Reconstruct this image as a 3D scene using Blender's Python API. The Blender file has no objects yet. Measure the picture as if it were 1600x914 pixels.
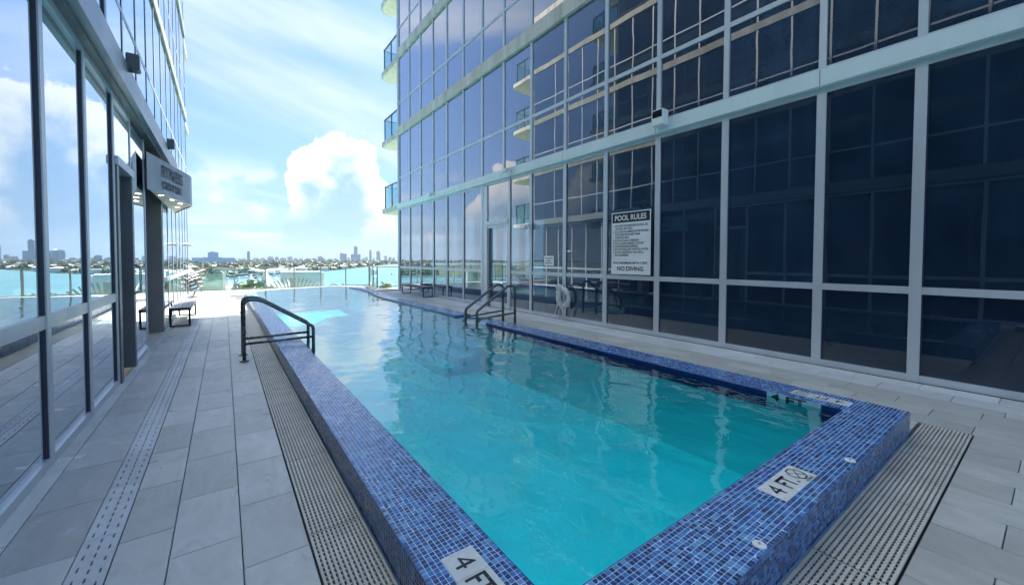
import bpy, bmesh, math, random
import numpy as np
from mathutils import Vector, Matrix
R = math.radians
random.seed(7); rng = np.random.default_rng(7)
sc = bpy.context.scene
COL = sc.collection

# ------------------------------------------------------------------ camera
YAW, PITCH, ROLL = R(35.8327), R(1.6), R(0.12)
f = Vector((math.sin(YAW)*math.cos(PITCH), math.cos(YAW)*math.cos(PITCH), -math.sin(PITCH)))
r = Vector((math.cos(YAW), -math.sin(YAW), 0)); u = r.cross(f)
r2 = r*math.cos(ROLL)+u*math.sin(ROLL); u2 = u*math.cos(ROLL)-r*math.sin(ROLL)
cam = bpy.data.objects.new('camera', bpy.data.cameras.new('camera')); COL.objects.link(cam)
m = Matrix((r2, u2, -f)).transposed().to_4x4(); m.translation = (0, 0, 1.5); cam.matrix_world = m
cam.data.sensor_width = 36; cam.data.lens = 623/1600*36; cam.data.shift_y = -33.8/1600
cam.data.clip_start = 0.05; cam.data.clip_end = 60000
sc.camera = cam

# ------------------------------------------------------------------ world, sun, exposure
SUN_AZ, SUN_EL = R(41.5), R(57)
w = bpy.data.worlds.new('World'); sc.world = w; w.use_nodes = True
nt = w.node_tree; nt.nodes.clear()
def node(t, typ, **kw):
    n = t.nodes.new(typ)
    for k, v in kw.items():
        if k.startswith('i_'):
            n.inputs[k[2:].replace('_', ' ')].default_value = v
        else: setattr(n, k, v)
    return n
def mth(t, op, a, b=None, c=None, clamp=False):
    n = t.nodes.new('ShaderNodeMath'); n.operation = op; n.use_clamp = clamp
    for i, x in enumerate((a, b, c)):
        if x is None: continue
        if isinstance(x, (int, float)): n.inputs[i].default_value = x
        else: t.links.new(x, n.inputs[i])
    return n.outputs[0]
def mixc(t, fac, a, b, blend='MIX'):
    n = t.nodes.new('ShaderNodeMix'); n.data_type = 'RGBA'; n.blend_type = blend
    for i, x in ((0, fac), (6, a), (7, b)):
        if isinstance(x, (int, float)): n.inputs[i].default_value = x
        elif isinstance(x, tuple): n.inputs[i].default_value = (*x, 1)
        else: t.links.new(x, n.inputs[i])
    return n.outputs[2]
def ramp(t, fac, stops, interp='LINEAR'):
    n = t.nodes.new('ShaderNodeValToRGB'); cr = n.color_ramp; cr.interpolation = interp
    while len(cr.elements) < len(stops): cr.elements.new(0.5)
    for e, (p, c) in zip(cr.elements, stops):
        e.position = p; e.color = (c, c, c, 1) if isinstance(c, (int, float)) else (*c, 1)
    t.links.new(fac, n.inputs[0]); return n.outputs[0]
def smooth(t, x, a, b):
    n = t.nodes.new('ShaderNodeMapRange'); n.interpolation_type = 'SMOOTHSTEP'
    t.links.new(x, n.inputs[0]); n.inputs[1].default_value = a; n.inputs[2].default_value = b
    return n.outputs[0]
def noise(t, vec, scale, detail=4, rough=0.55, dist=0.0):
    n = t.nodes.new('ShaderNodeTexNoise'); n.inputs['Scale'].default_value = scale
    n.inputs['Detail'].default_value = detail; n.inputs['Roughness'].default_value = rough
    n.inputs['Distortion'].default_value = dist
    if vec is not None: t.links.new(vec, n.inputs['Vector'])
    return n.outputs['Fac']
def comb(t, x, y, z):
    n = t.nodes.new('ShaderNodeCombineXYZ')
    for i, v in enumerate((x, y, z)):
        if isinstance(v, (int, float)): n.inputs[i].default_value = v
        else: t.links.new(v, n.inputs[i])
    return n.outputs[0]

sky = node(nt, 'ShaderNodeTexSky', sky_type='NISHITA', sun_disc=False, sun_elevation=SUN_EL, sun_rotation=SUN_AZ)
sky.air_density = 1.0; sky.dust_density = 1.6; sky.ozone_density = 2.0
tc = nt.nodes.new('ShaderNodeTexCoord')
sep = nt.nodes.new('ShaderNodeSeparateXYZ'); nt.links.new(tc.outputs['Generated'], sep.inputs[0])
dx, dy, dz = sep.outputs
# high cirrus: streaks on a flat layer overhead
den = mth(nt, 'ADD', mth(nt, 'MAXIMUM', dz, 0.0), 0.16)
px_, py_ = mth(nt, 'DIVIDE', dx, den), mth(nt, 'DIVIDE', dy, den)
pu = mth(nt, 'ADD', mth(nt, 'MULTIPLY', px_, 0.80), mth(nt, 'MULTIPLY', py_, 0.42))
pv = mth(nt, 'SUBTRACT', mth(nt, 'MULTIPLY', py_, 0.62), mth(nt, 'MULTIPLY', px_, 0.50))
cir = noise(nt, comb(nt, mth(nt, 'MULTIPLY', pu, 0.42), pv, 3.3), 1.35, 5, 0.55, 0.7)
cir_f = smooth(nt, cir, 0.46, 0.74)
# cumulus: towers rising from the horizon, in azimuth / elevation degrees
az = mth(nt, 'MULTIPLY', mth(nt, 'ARCTAN2', dx, dy), 180/math.pi)
el = mth(nt, 'MULTIPLY', mth(nt, 'ARCSINE', dz), 180/math.pi)
ae = comb(nt, mth(nt, 'MULTIPLY', az, 0.1), mth(nt, 'MULTIPLY', el, 0.1), 0.7)
n1 = noise(nt, ae, 2.6, 6, 0.55, 0.2)
n2 = noise(nt, ae, 1.1, 5, 0.55, 0.1)
def tower(caz, hw, top, sharp=3.0):
    a = mth(nt, 'ABSOLUTE', mth(nt, 'DIVIDE', mth(nt, 'SUBTRACT', az, caz), hw))
    e = mth(nt, 'MAXIMUM', mth(nt, 'DIVIDE', el, top), 0.0)
    g = mth(nt, 'SUBTRACT', 1.0, mth(nt, 'ADD', mth(nt, 'POWER', a, sharp), mth(nt, 'POWER', e, 2.4)))
    return mth(nt, 'ADD', g, mth(nt, 'MULTIPLY', mth(nt, 'SUBTRACT', n1, 0.5), 1.5))
g = tower(12.5, 6.8, 16.0)
for a_, h_, t_ in ((-38, 9, 13), (52, 10, 15), (96, 12, 12), (150, 14, 16), (-95, 12, 14), (-150, 10, 11)):
    g = mth(nt, 'MAXIMUM', g, tower(a_, h_, t_))
body = smooth(nt, g, 0.0, 0.10)
rim = mth(nt, 'MULTIPLY', body, mth(nt, 'SUBTRACT', 1.0, smooth(nt, g, 0.18, 0.85)))
rim = mth(nt, 'MULTIPLY', rim, smooth(nt, el, 3.5, 9.0))
# scattered small cumulus low over the horizon
low = smooth(nt, n2, 0.56, 0.66)
low = mth(nt, 'MULTIPLY', low, mth(nt, 'MULTIPLY', smooth(nt, el, 0.5, 5.0), mth(nt, 'SUBTRACT', 1.0, smooth(nt, el, 9.0, 13.0))))
skyc = mixc(nt, 1.0, sky.outputs[0], (0.44, 0.64, 0.98), 'MULTIPLY')
skyc = mixc(nt, 0.26, skyc, (2.3, 3.2, 4.4))          # thin even veil of high cloud
hz = mth(nt, 'MULTIPLY', mth(nt, 'SUBTRACT', 1.0, smooth(nt, el, 0.0, 26.0)), 0.42)
c = mixc(nt, hz, skyc, (1.95, 3.1, 4.7))
c = mixc(nt, mth(nt, 'MULTIPLY', cir_f, 0.72), c, (4.3, 4.75, 5.1))
c = mixc(nt, mth(nt, 'MULTIPLY', body, 0.7), c, (1.9, 3.0, 4.3))
c = mixc(nt, mth(nt, 'MULTIPLY', low, 0.55), c, (4.8, 5.1, 5.3))
c = mixc(nt, mth(nt, 'MULTIPLY', rim, 0.95), c, (5.6, 5.7, 5.8))
bg = nt.nodes.new('ShaderNodeBackground'); bg.inputs[1].default_value = 0.07
nt.links.new(c, bg.inputs[0])
wo = nt.nodes.new('ShaderNodeOutputWorld'); nt.links.new(bg.outputs[0], wo.inputs[0])

sl = bpy.data.lights.new('sun', 'SUN'); sl.energy = 4.8; sl.angle = R(0.5); sl.color = (1.0, 0.95, 0.86)
so = bpy.data.objects.new('sun', sl); COL.objects.link(so)
sd = Vector((math.sin(SUN_AZ)*math.cos(SUN_EL), math.cos(SUN_AZ)*math.cos(SUN_EL), math.sin(SUN_EL)))
so.rotation_euler = sd.to_track_quat('Z', 'Y').to_euler(); so.location = sd*60

vs = sc.view_settings; vs.view_transform = 'Standard'; vs.look = 'None'; vs.gamma = 1; vs.use_curve_mapping = False
vs.exposure = 1.86
cy = sc.cycles
cy.max_bounces = 10; cy.glossy_bounces = 5; cy.diffuse_bounces = 4; cy.transparent_max_bounces = 24
cy.transmission_bounces = 6; cy.caustics_reflective = True; cy.blur_glossy = 0.6; cy.caustics_refractive = False
cy.sample_clamp_indirect = 3; cy.use_denoising = True
try: cy.denoiser = 'OPENIMAGEDENOISE'
except Exception: pass

# ------------------------------------------------------------------ materials
def mat(name):
    m = bpy.data.materials.new(name); m.use_nodes = True; t = m.node_tree
    p = t.nodes['Principled BSDF']; return m, t, p
def wpos(t):
    return t.nodes.new('ShaderNodeNewGeometry').outputs['Position']
def bump(t, p, h, strength=0.3, dist=0.01):
    b = t.nodes.new('ShaderNodeBump'); b.inputs['Strength'].default_value = strength; b.inputs['Distance'].default_value = dist
    t.links.new(h, b.inputs['Height']); t.links.new(b.outputs[0], p.inputs['Normal'])
def plain(name, col, rough=0.5, metal=0.0, var=0.12, scale=3.0, spec=0.5, streak=False, rv=0.12):
    m, t, p = mat(name)
    v = wpos(t)
    if streak:
        mp = node(t, 'ShaderNodeMapping'); mp.inputs['Scale'].default_value = (1, 1, 0.12); t.links.new(v, mp.inputs[0]); v = mp.outputs[0]
    n = noise(t, v, scale, 5, 0.6)
    lo = tuple(x*(1-var) for x in col); hi = tuple(min(1, x*(1+var)) for x in col)
    t.links.new(ramp(t, n, ((0.3, lo), (0.7, hi))), p.inputs['Base Color'])
    t.links.new(mth(t, 'ADD', mth(t, 'MULTIPLY', noise(t, v, scale*2.3, 3), 2*rv), rough-rv), p.inputs['Roughness'])
    p.inputs['Metallic'].default_value = metal; p.inputs['Specular IOR Level'].default_value = spec
    return m

def stone(name, col, wet=0.0, var=0.10):
    m, t, p = mat(name); v = wpos(t)
    oi = t.nodes.new('ShaderNodeObjectInfo')
    off = node(t, 'ShaderNodeVectorMath', operation='ADD'); t.links.new(v, off.inputs[0])
    cv = comb(t, mth(t, 'MULTIPLY', oi.outputs['Random'], 37.0), 0.0, mth(t, 'MULTIPLY', oi.outputs['Random'], 11.0)); t.links.new(cv, off.inputs[1])
    mp = node(t, 'ShaderNodeMapping'); mp.inputs['Scale'].default_value = (2.2, 1.0, 1); mp.inputs['Rotation'].default_value = (0, 0, 0.5)
    t.links.new(off.outputs[0], mp.inputs[0])
    n = noise(t, mp.outputs[0], 3.0, 7, 0.62, 1.2); nf = noise(t, v, 60.0, 3, 0.6)
    lo = tuple(x*(1-var*1.6) for x in col); hi = tuple(x*(1+var*1.3) for x in col)
    c = ramp(t, n, ((0.28, lo), (0.55, col), (0.78, hi)))
    c = mixc(t, 1.0, c, comb(t, *[mth(t, 'ADD', mth(t, 'MULTIPLY', oi.outputs['Random'], 0.26), 0.87)]*3), 'MULTIPLY')
    sm = smooth(t, noise(t, v, 0.55, 5, 0.6), 0.5, 0.72)          # dirt and water marks with a shape of their own
    c = mixc(t, mth(t, 'MULTIPLY', sm, 0.42), c, tuple(x*0.60 for x in col))
    lime = smooth(t, noise(t, v, 5.5, 6, 0.7, 1.6), 0.64, 0.74)      # dried splash marks
    c = mixc(t, mth(t, 'MULTIPLY', lime, 0.35), c, tuple(min(0.85, x*1.5) for x in col))
    t.links.new(c, p.inputs['Base Color'])
    wn = smooth(t, noise(t, v, 2.6, 6, 0.65, 0.6), 0.60, 0.66)
    ro = mth(t, 'ADD', 0.42, mth(t, 'MULTIPLY', nf, 0.22))
    ro = mth(t, 'SUBTRACT', ro, mth(t, 'MULTIPLY', wn, wet))
    t.links.new(ro, p.inputs['Roughness'])
    bump(t, p, mth(t, 'ADD', mth(t, 'MULTIPLY', n, 1.0), mth(t, 'MULTIPLY', nf, 0.15)), 0.25, 0.006)
    return m
M = {}
M['tile_left'] = stone('grey porcelain deck tile', (0.56, 0.565, 0.535), wet=0.40)
M['tile_right'] = stone('grey stone plank tile', (0.48, 0.485, 0.435), wet=0.16)
M['grout'] = plain('dark tile grout', (0.10, 0.105, 0.105), 0.9)
M['curb'] = stone('pale stone curb', (0.60, 0.62, 0.60), wet=0.1)
M['drain'] = stone('pale drain cover stone', (0.64, 0.66, 0.67), wet=0.2)
M['dark'] = plain('dark trough', (0.012, 0.014, 0.016), 0.8)
M['alum'] = plain('pale anodised aluminium', (0.58, 0.62, 0.65), 0.38, 0.25, 0.08, 2.0, streak=True)
M['alum_dark'] = plain('dark window gasket', (0.03, 0.035, 0.06), 0.45)
M['band_white'] = plain('white painted slab edge', (0.68, 0.77, 0.76), 0.42, 0, 0.09, 1.1, streak=True)
M['band_stain'] = plain('weathered concrete slab edge', (0.60, 0.585, 0.52), 0.75, 0, 0.28, 2.2, streak=True)
M['band_grey'] = plain('grey metal slab fascia', (0.34, 0.39, 0.42), 0.38, 0.3, 0.08, 1.4)
M['soffit'] = plain('soffit with warm bounce tint', (0.85, 0.77, 0.58), 0.7)  # yellow bounce off the sunlit deck is put into this colour
M['char'] = plain('charcoal metal cladding', (0.15, 0.165, 0.18), 0.42, 0.2, 0.15, 2.0)
M['pier'] = plain('grey metal pier cladding', (0.27, 0.27, 0.27), 0.45, 0.1, 0.1, 1.5)
M['fascia'] = plain('slate metal canopy fascia', (0.22, 0.27, 0.30), 0.36, 0.3, 0.06, 1.4)
M['band_far'] = plain('weathered slab edge with painted shade', (0.34, 0.36, 0.32), 0.8, 0, 0.28, 2.2, streak=True)  # darker base puts shade into the left upper bands; streaks are weathering
M['bronze'] = plain('dark bronze handrail metal', (0.12, 0.14, 0.14), 0.26, 0.7, 0.2, 6.0)
M['black'] = plain('black powder coated metal', (0.018, 0.018, 0.022), 0.4)
M['slat'] = plain('grey composite bench slat', (0.14, 0.14, 0.165), 0.5)
M['grate'] = plain('beige grating plastic', (0.55, 0.53, 0.46), 0.5, 0, 0.16, 4.0)
M['white'] = plain('white enamel', (0.80, 0.81, 0.79), 0.35, 0, 0.05)
M['marker'] = plain('white ceramic marker tile', (0.72, 0.74, 0.70), 0.25, 0, 0.07, 12)
M['print'] = plain('black print', (0.012, 0.014, 0.018), 0.5)
M['rope'] = plain('white rope', (0.66, 0.67, 0.65), 0.8, 0, 0.2, 40)
M['ring'] = plain('weathered white life ring', (0.64, 0.65, 0.64), 0.6, 0, 0.15, 9)
M['chrome'] = plain('brushed steel', (0.55, 0.57, 0.58), 0.22, 0.9, 0.05)
M['yellow'] = plain('yellow plastic', (0.75, 0.48, 0.05), 0.5)
M['lens'] = plain('dark lens glass', (0.01, 0.012, 0.016), 0.08)
M['grey'] = plain('grey plastic housing', (0.10, 0.115, 0.12), 0.5)
M['inner'] = plain('interior plaster', (0.16, 0.17, 0.18), 0.8)
M['carpet'] = plain('interior carpet', (0.06, 0.065, 0.075), 0.9)
M['plaster'] = plain('white pool plaster', (0.82, 0.86, 0.86), 0.7, 0, 0.06, 1.2)
M['bone'] = plain('off white stucco', (0.74, 0.73, 0.67), 0.8, 0, 0.08, 0.2)
M['sling'] = plain('pale sling fabric', (0.34, 0.34, 0.32), 0.8)
M['ipe'] = plain('tan timber slat', (0.52, 0.43, 0.28), 0.7, 0, 0.2, 3)
M['canvas'] = plain('white canvas', (0.78, 0.79, 0.78), 0.8)

def glass(name, ior, base, tint, trans=0.0, tcol=(0.4, 0.5, 0.55), wave=0.36):
    m = bpy.data.materials.new(name); m.use_nodes = True; t = m.node_tree; t.nodes.clear()
    v = wpos(t); oi = t.nodes.new('ShaderNodeObjectInfo')
    ad = node(t, 'ShaderNodeVectorMath', operation='ADD'); t.links.new(v, ad.inputs[0])
    t.links.new(comb(t, mth(t, 'MULTIPLY', oi.outputs['Random'], 50), mth(t, 'MULTIPLY', oi.outputs['Random'], 23), 0.0), ad.inputs[1])
    b = t.nodes.new('ShaderNodeBump'); b.inputs['Strength'].default_value = wave; b.inputs['Distance'].default_value = 0.004
    t.links.new(noise(t, ad.outputs[0], 1.0, 2, 0.4), b.inputs['Height'])
    lw = t.nodes.new('ShaderNodeLayerWeight'); lw.inputs[0].default_value = 0.5
    f0, pw = ior
    frn = mth(t, 'ADD', f0, mth(t, 'MULTIPLY', mth(t, 'POWER', lw.outputs['Facing'], pw), 1-f0), clamp=True)
    gl = t.nodes.new('ShaderNodeBsdfGlossy'); gl.inputs[0].default_value = (*tint, 1); gl.inputs['Roughness'].default_value = 0.0
    t.links.new(b.outputs[0], gl.inputs['Normal'])
    df = t.nodes.new('ShaderNodeBsdfDiffuse')
    dn = noise(t, v, 2.2, 6, 0.7)
    dc = ramp(t, dn, ((0.30, tuple(x*0.65 for x in base)), (0.75, tuple(x*1.5 for x in base))))
    pv2 = mth(t, 'ADD', mth(t, 'MULTIPLY', oi.outputs['Random'], 0.6), 0.75)     # panes differ a little in tint
    t.links.new(mixc(t, 1.0, dc, comb(t, pv2, pv2, pv2), 'MULTIPLY'), df.inputs[0])
    inner = df.outputs[0]
    if trans:
        tr = t.nodes.new('ShaderNodeBsdfTransparent'); tr.inputs[0].default_value = (*tcol, 1)
        mx = t.nodes.new('ShaderNodeMixShader'); mx.inputs[0].default_value = trans
        t.links.new(inner, mx.inputs[1]); t.links.new(tr.outputs[0], mx.inputs[2]); inner = mx.outputs[0]
    ms = t.nodes.new('ShaderNodeMixShader'); t.links.new(frn, ms.inputs[0])
    t.links.new(inner, ms.inputs[1]); t.links.new(gl.outputs[0], ms.inputs[2])
    o = t.nodes.new('ShaderNodeOutputMaterial'); t.links.new(ms.outputs[0], o.inputs[0])
    return m
M['glass_left'] = glass('reflective blue glass', (0.13, 1.35), (0.012, 0.022, 0.040), (0.86, 0.94, 1.0))
M['glass_up'] = glass('reflective navy glass', (0.085, 1.45), (0.022, 0.045, 0.080), (1.0, 0.97, 0.97))
M['glass_low'] = glass('tinted lobby glass', (0.06, 1.6), (0.036, 0.078, 0.145), (1.0, 0.98, 0.98), 0.66, (0.46, 0.58, 0.64))
M['glass_rail'] = glass('clear balustrade glass', (0.04, 5.0), (0.3, 0.45, 0.42), (1, 1, 1), 0.97, (0.93, 0.98, 0.98), 0.05)
M['glass_balc'] = glass('pale balcony glass', (0.04, 5.0), (0.35, 0.5, 0.5), (1, 1, 1), 0.85, (0.75, 0.9, 0.92), 0.05)
M['glass_screen'] = glass('frosted green screen glass', (0.04, 5.0), (0.42, 0.58, 0.50), (1, 1, 1), 0.35, (0.8, 0.92, 0.88), 0.05)

# mosaic: colour of every little tile
m, t, p = mat('blue glass mosaic'); M['mosaic'] = m
ge = t.nodes.new('ShaderNodeNewGeometry'); rnd = ge.outputs['Random Per Island']
c = ramp(t, rnd, ((0.0, (0.006, 0.018, 0.10)), (0.24, (0.012, 0.055, 0.23)), (0.48, (0.030, 0.14, 0.44)),
                  (0.66, (0.060, 0.23, 0.58)), (0.83, (0.11, 0.34, 0.66)), (0.92, (0.17, 0.44, 0.70))), 'CONSTANT')
n = noise(t, ge.outputs['Position'], 150, 2); c = mixc(t, 0.35, c, mixc(t, n, (0.01, 0.03, 0.1), (0.14, 0.28, 0.5)))
t.links.new(c, p.inputs['Base Color']); p.inputs['Roughness'].default_value = 0.14
wn = smooth(t, noise(t, ge.outputs['Position'], 1.7, 4, 0.6), 0.45, 0.6)
t.links.new(mth(t, 'ADD', 0.07, mth(t, 'MULTIPLY', wn, 0.14)), p.inputs['Roughness'])
bump(t, p, noise(t, ge.outputs['Position'], 40, 2), 0.12, 0.004)
p.inputs['Coat Weight'].default_value = 0.2; p.inputs['Coat Roughness'].default_value = 0.08
M['mgrout'] = plain('pale blue grout', (0.52, 0.69, 0.92), 0.6)
M['navy'] = plain('navy waterline tile', (0.010, 0.022, 0.13), 0.12, 0, 0.25, 20)
M['cyan'] = plain('pale cyan marker tile', (0.30, 0.52, 0.58), 0.2)

# pool water: tinted, see-through surface that mirrors by the Fresnel law
m = bpy.data.materials.new('pool water'); m.use_nodes = True; t = m.node_tree; t.nodes.clear(); M['water'] = m
v = wpos(t)
mp = node(t, 'ShaderNodeMapping'); mp.inputs['Scale'].default_value = (1.0, 0.75, 1); mp.inputs['Rotation'].default_value = (0, 0, 0.6); t.links.new(v, mp.inputs[0])
h1 = noise(t, mp.outputs[0], 1.5, 2, 0.45, 0.3); h2 = noise(t, mp.outputs[0], 5.0, 3, 0.5, 0.7)
hh = mth(t, 'ADD', h1, mth(t, 'MULTIPLY', h2, 0.13))
b = t.nodes.new('ShaderNodeBump'); b.inputs['Strength'].default_value = 0.5; b.inputs['Distance'].default_value = 0.06
t.links.new(hh, b.inputs['Height'])
lw = t.nodes.new('ShaderNodeLayerWeight'); lw.inputs[0].default_value = 0.5; t.links.new(b.outputs[0], lw.inputs['Normal'])
wfr = mth(t, 'ADD', 0.02, mth(t, 'MULTIPLY', mth(t, 'POWER', lw.outputs['Facing'], 2.9), 0.98), clamp=True)
gl = t.nodes.new('ShaderNodeBsdfGlossy'); gl.inputs['Roughness'].default_value = 0.0; t.links.new(b.outputs[0], gl.inputs['Normal'])
tr = t.nodes.new('ShaderNodeBsdfTransparent')
t.links.new(mixc(t, mth(t, 'POWER', lw.outputs['Facing'], 3.0), (0.12, 0.92, 0.96), (0.0, 0.06, 0.09)), tr.inputs[0])   # tint darkened at low angles to dim the sunlit patch on the floor
ms = t.nodes.new('ShaderNodeMixShader'); t.links.new(wfr, ms.inputs[0]); t.links.new(tr.outputs[0], ms.inputs[1]); t.links.new(gl.outputs[0], ms.inputs[2])
o = t.nodes.new('ShaderNodeOutputMaterial'); t.links.new(ms.outputs[0], o.inputs[0])

# bay water
m, t, p = mat('bay water'); M['bay'] = m; v = wpos(t)
n = noise(t, v, 0.004, 4, 0.6); t.links.new(ramp(t, n, ((0.35, (0.055, 0.19, 0.22)), (0.65, (0.08, 0.23, 0.26)))), p.inputs['Base Color'])
p.inputs['Roughness'].default_value = 0.35; bump(t, p, noise(t, v, 0.25, 4, 0.6), 0.5, 0.6)
M['land'] = plain('scrub land', (0.09, 0.115, 0.06), 0.95, 0, 0.5, 0.03)

def leafmat(name, lo, hi):
    m, t, p = mat(name); ge = t.nodes.new('ShaderNodeNewGeometry')
    t.links.new(ramp(t, ge.outputs['Random Per Island'], ((0, lo), (1, hi))), p.inputs['Base Color'])
    p.inputs['Roughness'].default_value = 0.6; p.inputs['Subsurface Weight'].default_value = 0.0
    return m
M['leaf'] = leafmat('sea grape leaf', (0.05, 0.10, 0.02), (0.16, 0.24, 0.05))
M['leaf_far'] = leafmat('island foliage', (0.022, 0.05, 0.02), (0.07, 0.11, 0.04))
M['frond'] = leafmat('palm frond', (0.05, 0.09, 0.03), (0.13, 0.18, 0.06))
M['bark'] = plain('palm bark', (0.20, 0.16, 0.12), 0.9)
M['roof_far'] = plain('pale villa roof', (0.52, 0.47, 0.42), 0.8, 0, 0.2, 0.05)
M['villa'] = plain('white villa stucco', (0.72, 0.71, 0.67), 0.8)
M['orange'] = plain('orange canopy', (0.62, 0.27, 0.12), 0.8)
M['hull'] = plain('white boat hull', (0.78, 0.79, 0.80), 0.35)
M['boatglass'] = plain('dark boat glass', (0.03, 0.05, 0.07), 0.2)
def facade(name, wall, win, fw, fh):
    m, t, p = mat(name); tc = t.nodes.new('ShaderNodeNewGeometry')
    s = t.nodes.new('ShaderNodeSeparateXYZ'); t.links.new(tc.outputs['Position'], s.inputs[0])
    a = mth(t, 'FRACT', mth(t, 'MULTIPLY', mth(t, 'ADD', s.outputs[0], mth(t, 'MULTIPLY', s.outputs[1], 0.7)), 1/fw))
    z = mth(t, 'FRACT', mth(t, 'MULTIPLY', s.outputs[2], 1/fh))
    k = mth(t, 'MULTIPLY', mth(t, 'GREATER_THAN', a, 0.28), mth(t, 'GREATER_THAN', z, 0.4))
    t.links.new(mixc(t, k, wall, win), p.inputs['Base Color']); p.inputs['Roughness'].default_value = 0.4
    return m
M['tw_white'] = facade('white balcony tower', (0.58, 0.58, 0.56), (0.14, 0.20, 0.25), 8, 3.4)
M['tw_blue'] = facade('blue glass tower', (0.13, 0.27, 0.42), (0.03, 0.10, 0.22), 6, 3.6)
M['tw_grey'] = facade('grey tower', (0.22, 0.31, 0.38), (0.07, 0.13, 0.19), 7, 3.4)
M['tw_beige'] = facade('beige tower', (0.52, 0.47, 0.40), (0.16, 0.19, 0.21), 8, 3.3)
# downlight
m = bpy.data.materials.new('lit downlight'); m.use_nodes = True; t = m.node_tree; t.nodes.clear(); M['lit'] = m
em = t.nodes.new('ShaderNodeEmission'); em.inputs[0].default_value = (1, 0.86, 0.66, 1); em.inputs[1].default_value = 6
o = t.nodes.new('ShaderNodeOutputMaterial'); t.links.new(em.outputs[0], o.inputs[0])

# ------------------------------------------------------------------ helpers
def link(name, mesh, material=None, parent=None, loc=None):
    o = bpy.data.objects.new(name, mesh)
    if material is not None and len(mesh.materials) == 0: mesh.materials.append(material)
    COL.objects.link(o)
    if parent is not None:
        o.parent = parent
        W = wloc(parent)
        if tuple(parent.scale) != (1.0, 1.0, 1.0):          # parent is a stretched unit box: undo its stretch for the child
            o.matrix_parent_inverse = (Matrix.Translation(W) @ Matrix.Diagonal((*parent.scale, 1))).inverted()
            o.location = Vector(loc or (0, 0, 0))
        else: o.location = Vector(loc or (0, 0, 0)) - W
    elif loc is not None: o.location = loc
    return o
def wloc(o):
    L = o.location.copy()
    while o.parent is not None: o = o.parent; L = L + o.location
    return L
def tag(o, label=None, cat=None, group=None, kind=None):
    for k, v in (('label', label), ('category', cat), ('group', group), ('kind', kind)):
        if v: o[k] = v
    return o
def thing(name, label, cat, loc=(0, 0, 0), group=None, rotz=0):
    o = bpy.data.objects.new(name, None); COL.objects.link(o); o.location = loc; o.rotation_euler[2] = rotz
    o.empty_display_size = 0.2
    return tag(o, label, cat, group)
_cubes = {}
def cube(material, bev=0.0):
    k = (material.name, bev)
    if k not in _cubes:
        bm = bmesh.new(); bmesh.ops.create_cube(bm, size=1)
        me = bpy.data.meshes.new('box_' + material.name); bm.to_mesh(me); bm.free(); me.materials.append(material); _cubes[k] = me
    return _cubes[k]
def B(name, parent, a, b, material):
    """box from corner a to corner b (world metres), one object sharing a unit box mesh"""
    a, b = Vector(a), Vector(b)
    o = link(name, cube(M[material]), None, parent, (a+b)/2)
    o.scale = (abs(b.x-a.x), abs(b.y-a.y), abs(b.z-a.z)); return o
def bevbox(name, parent, a, b, material, bev=0.006, seg=2):
    a, b = Vector(a), Vector(b); c = (a+b)/2; s = b-a
    bm = bmesh.new(); bmesh.ops.create_cube(bm, size=1)
    for v in bm.verts: v.co = Vector((v.co.x*s.x, v.co.y*s.y, v.co.z*s.z))
    bmesh.ops.bevel(bm, geom=bm.edges[:], offset=bev, segments=seg, affect='EDGES', profile=0.6)
    me = bpy.data.meshes.new(name); bm.to_mesh(me); bm.free(); me.materials.append(M[material])
    return link(name, me, None, parent, c)
def pyd(name, verts, faces, material, parent=None, loc=None, smoothf=False):
    me = bpy.data.meshes.new(name); me.from_pydata([tuple(map(float, v)) for v in verts], [], faces); me.update()
    if smoothf: me.polygons.foreach_set('use_smooth', [True]*len(me.polygons))
    me.materials.append(M[material]); return link(name, me, None, parent, loc)
def fillet(pts, rad, n=6):
    pts = [Vector(q) for q in pts]; out = [pts[0]]
    for i in range(1, len(pts)-1):
        a, b, c = pts[i-1], pts[i], pts[i+1]
        d1, d2 = (a-b), (c-b); rr = min(rad, d1.length*0.48, d2.length*0.48)
        p0, p2 = b+d1.normalized()*rr, b+d2.normalized()*rr
        for k in range(n+1):
            s = k/n; out.append(p0*(1-s)**2 + b*2*s*(1-s) + p2*s*s)
    out.append(pts[-1]); return out
def tube_data(pts, rad, seg=10, V=None, F=None, cap=True):
    V = [] if V is None else V; F = [] if F is None else F
    pts = [Vector(q) for q in pts]; base = len(V); up = Vector((0, 0, 1)); prev = None
    for i, q in enumerate(pts):
        d = (pts[min(i+1, len(pts)-1)]-pts[max(i-1, 0)]).normalized()
        if prev is None:
            x = d.cross(up) if abs(d.z) < 0.95 else d.cross(Vector((0, 1, 0)))
        else: x = prev - d*prev.dot(d)
        x.normalize(); prev = x; y = d.cross(x); rr = rad[i] if isinstance(rad, (list, tuple)) else rad
        for k in range(seg):
            a = 2*math.pi*k/seg; V.append(q + x*math.cos(a)*rr + y*math.sin(a)*rr)
    for i in range(len(pts)-1):
        for k in range(seg):
            F.append((base+i*seg+k, base+i*seg+(k+1) % seg, base+(i+1)*seg+(k+1) % seg, base+(i+1)*seg+k))
    if cap:
        F.append(tuple(base+k for k in range(seg))[::-1]); F.append(tuple(base+(len(pts)-1)*seg+k for k in range(seg)))
    return V, F
def tube(name, parent, pts, rad, material, seg=10):
    V, F = tube_data(pts, rad, seg); W = wloc(parent) if parent else Vector()
    o = pyd(name, V, F, material, parent, (0, 0, 0), True); return o
def prism(name, parent, poly, z0, z1, material):
    n = len(poly); V = [(x, y, z0) for x, y in poly]+[(x, y, z1) for x, y in poly]
    F = [tuple(range(n))[::-1], tuple(range(n, 2*n))]+[(i, (i+1) % n, n+(i+1) % n, n+i) for i in range(n)]
    return pyd(name, V, F, material, parent, (0, 0, 0))
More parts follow.
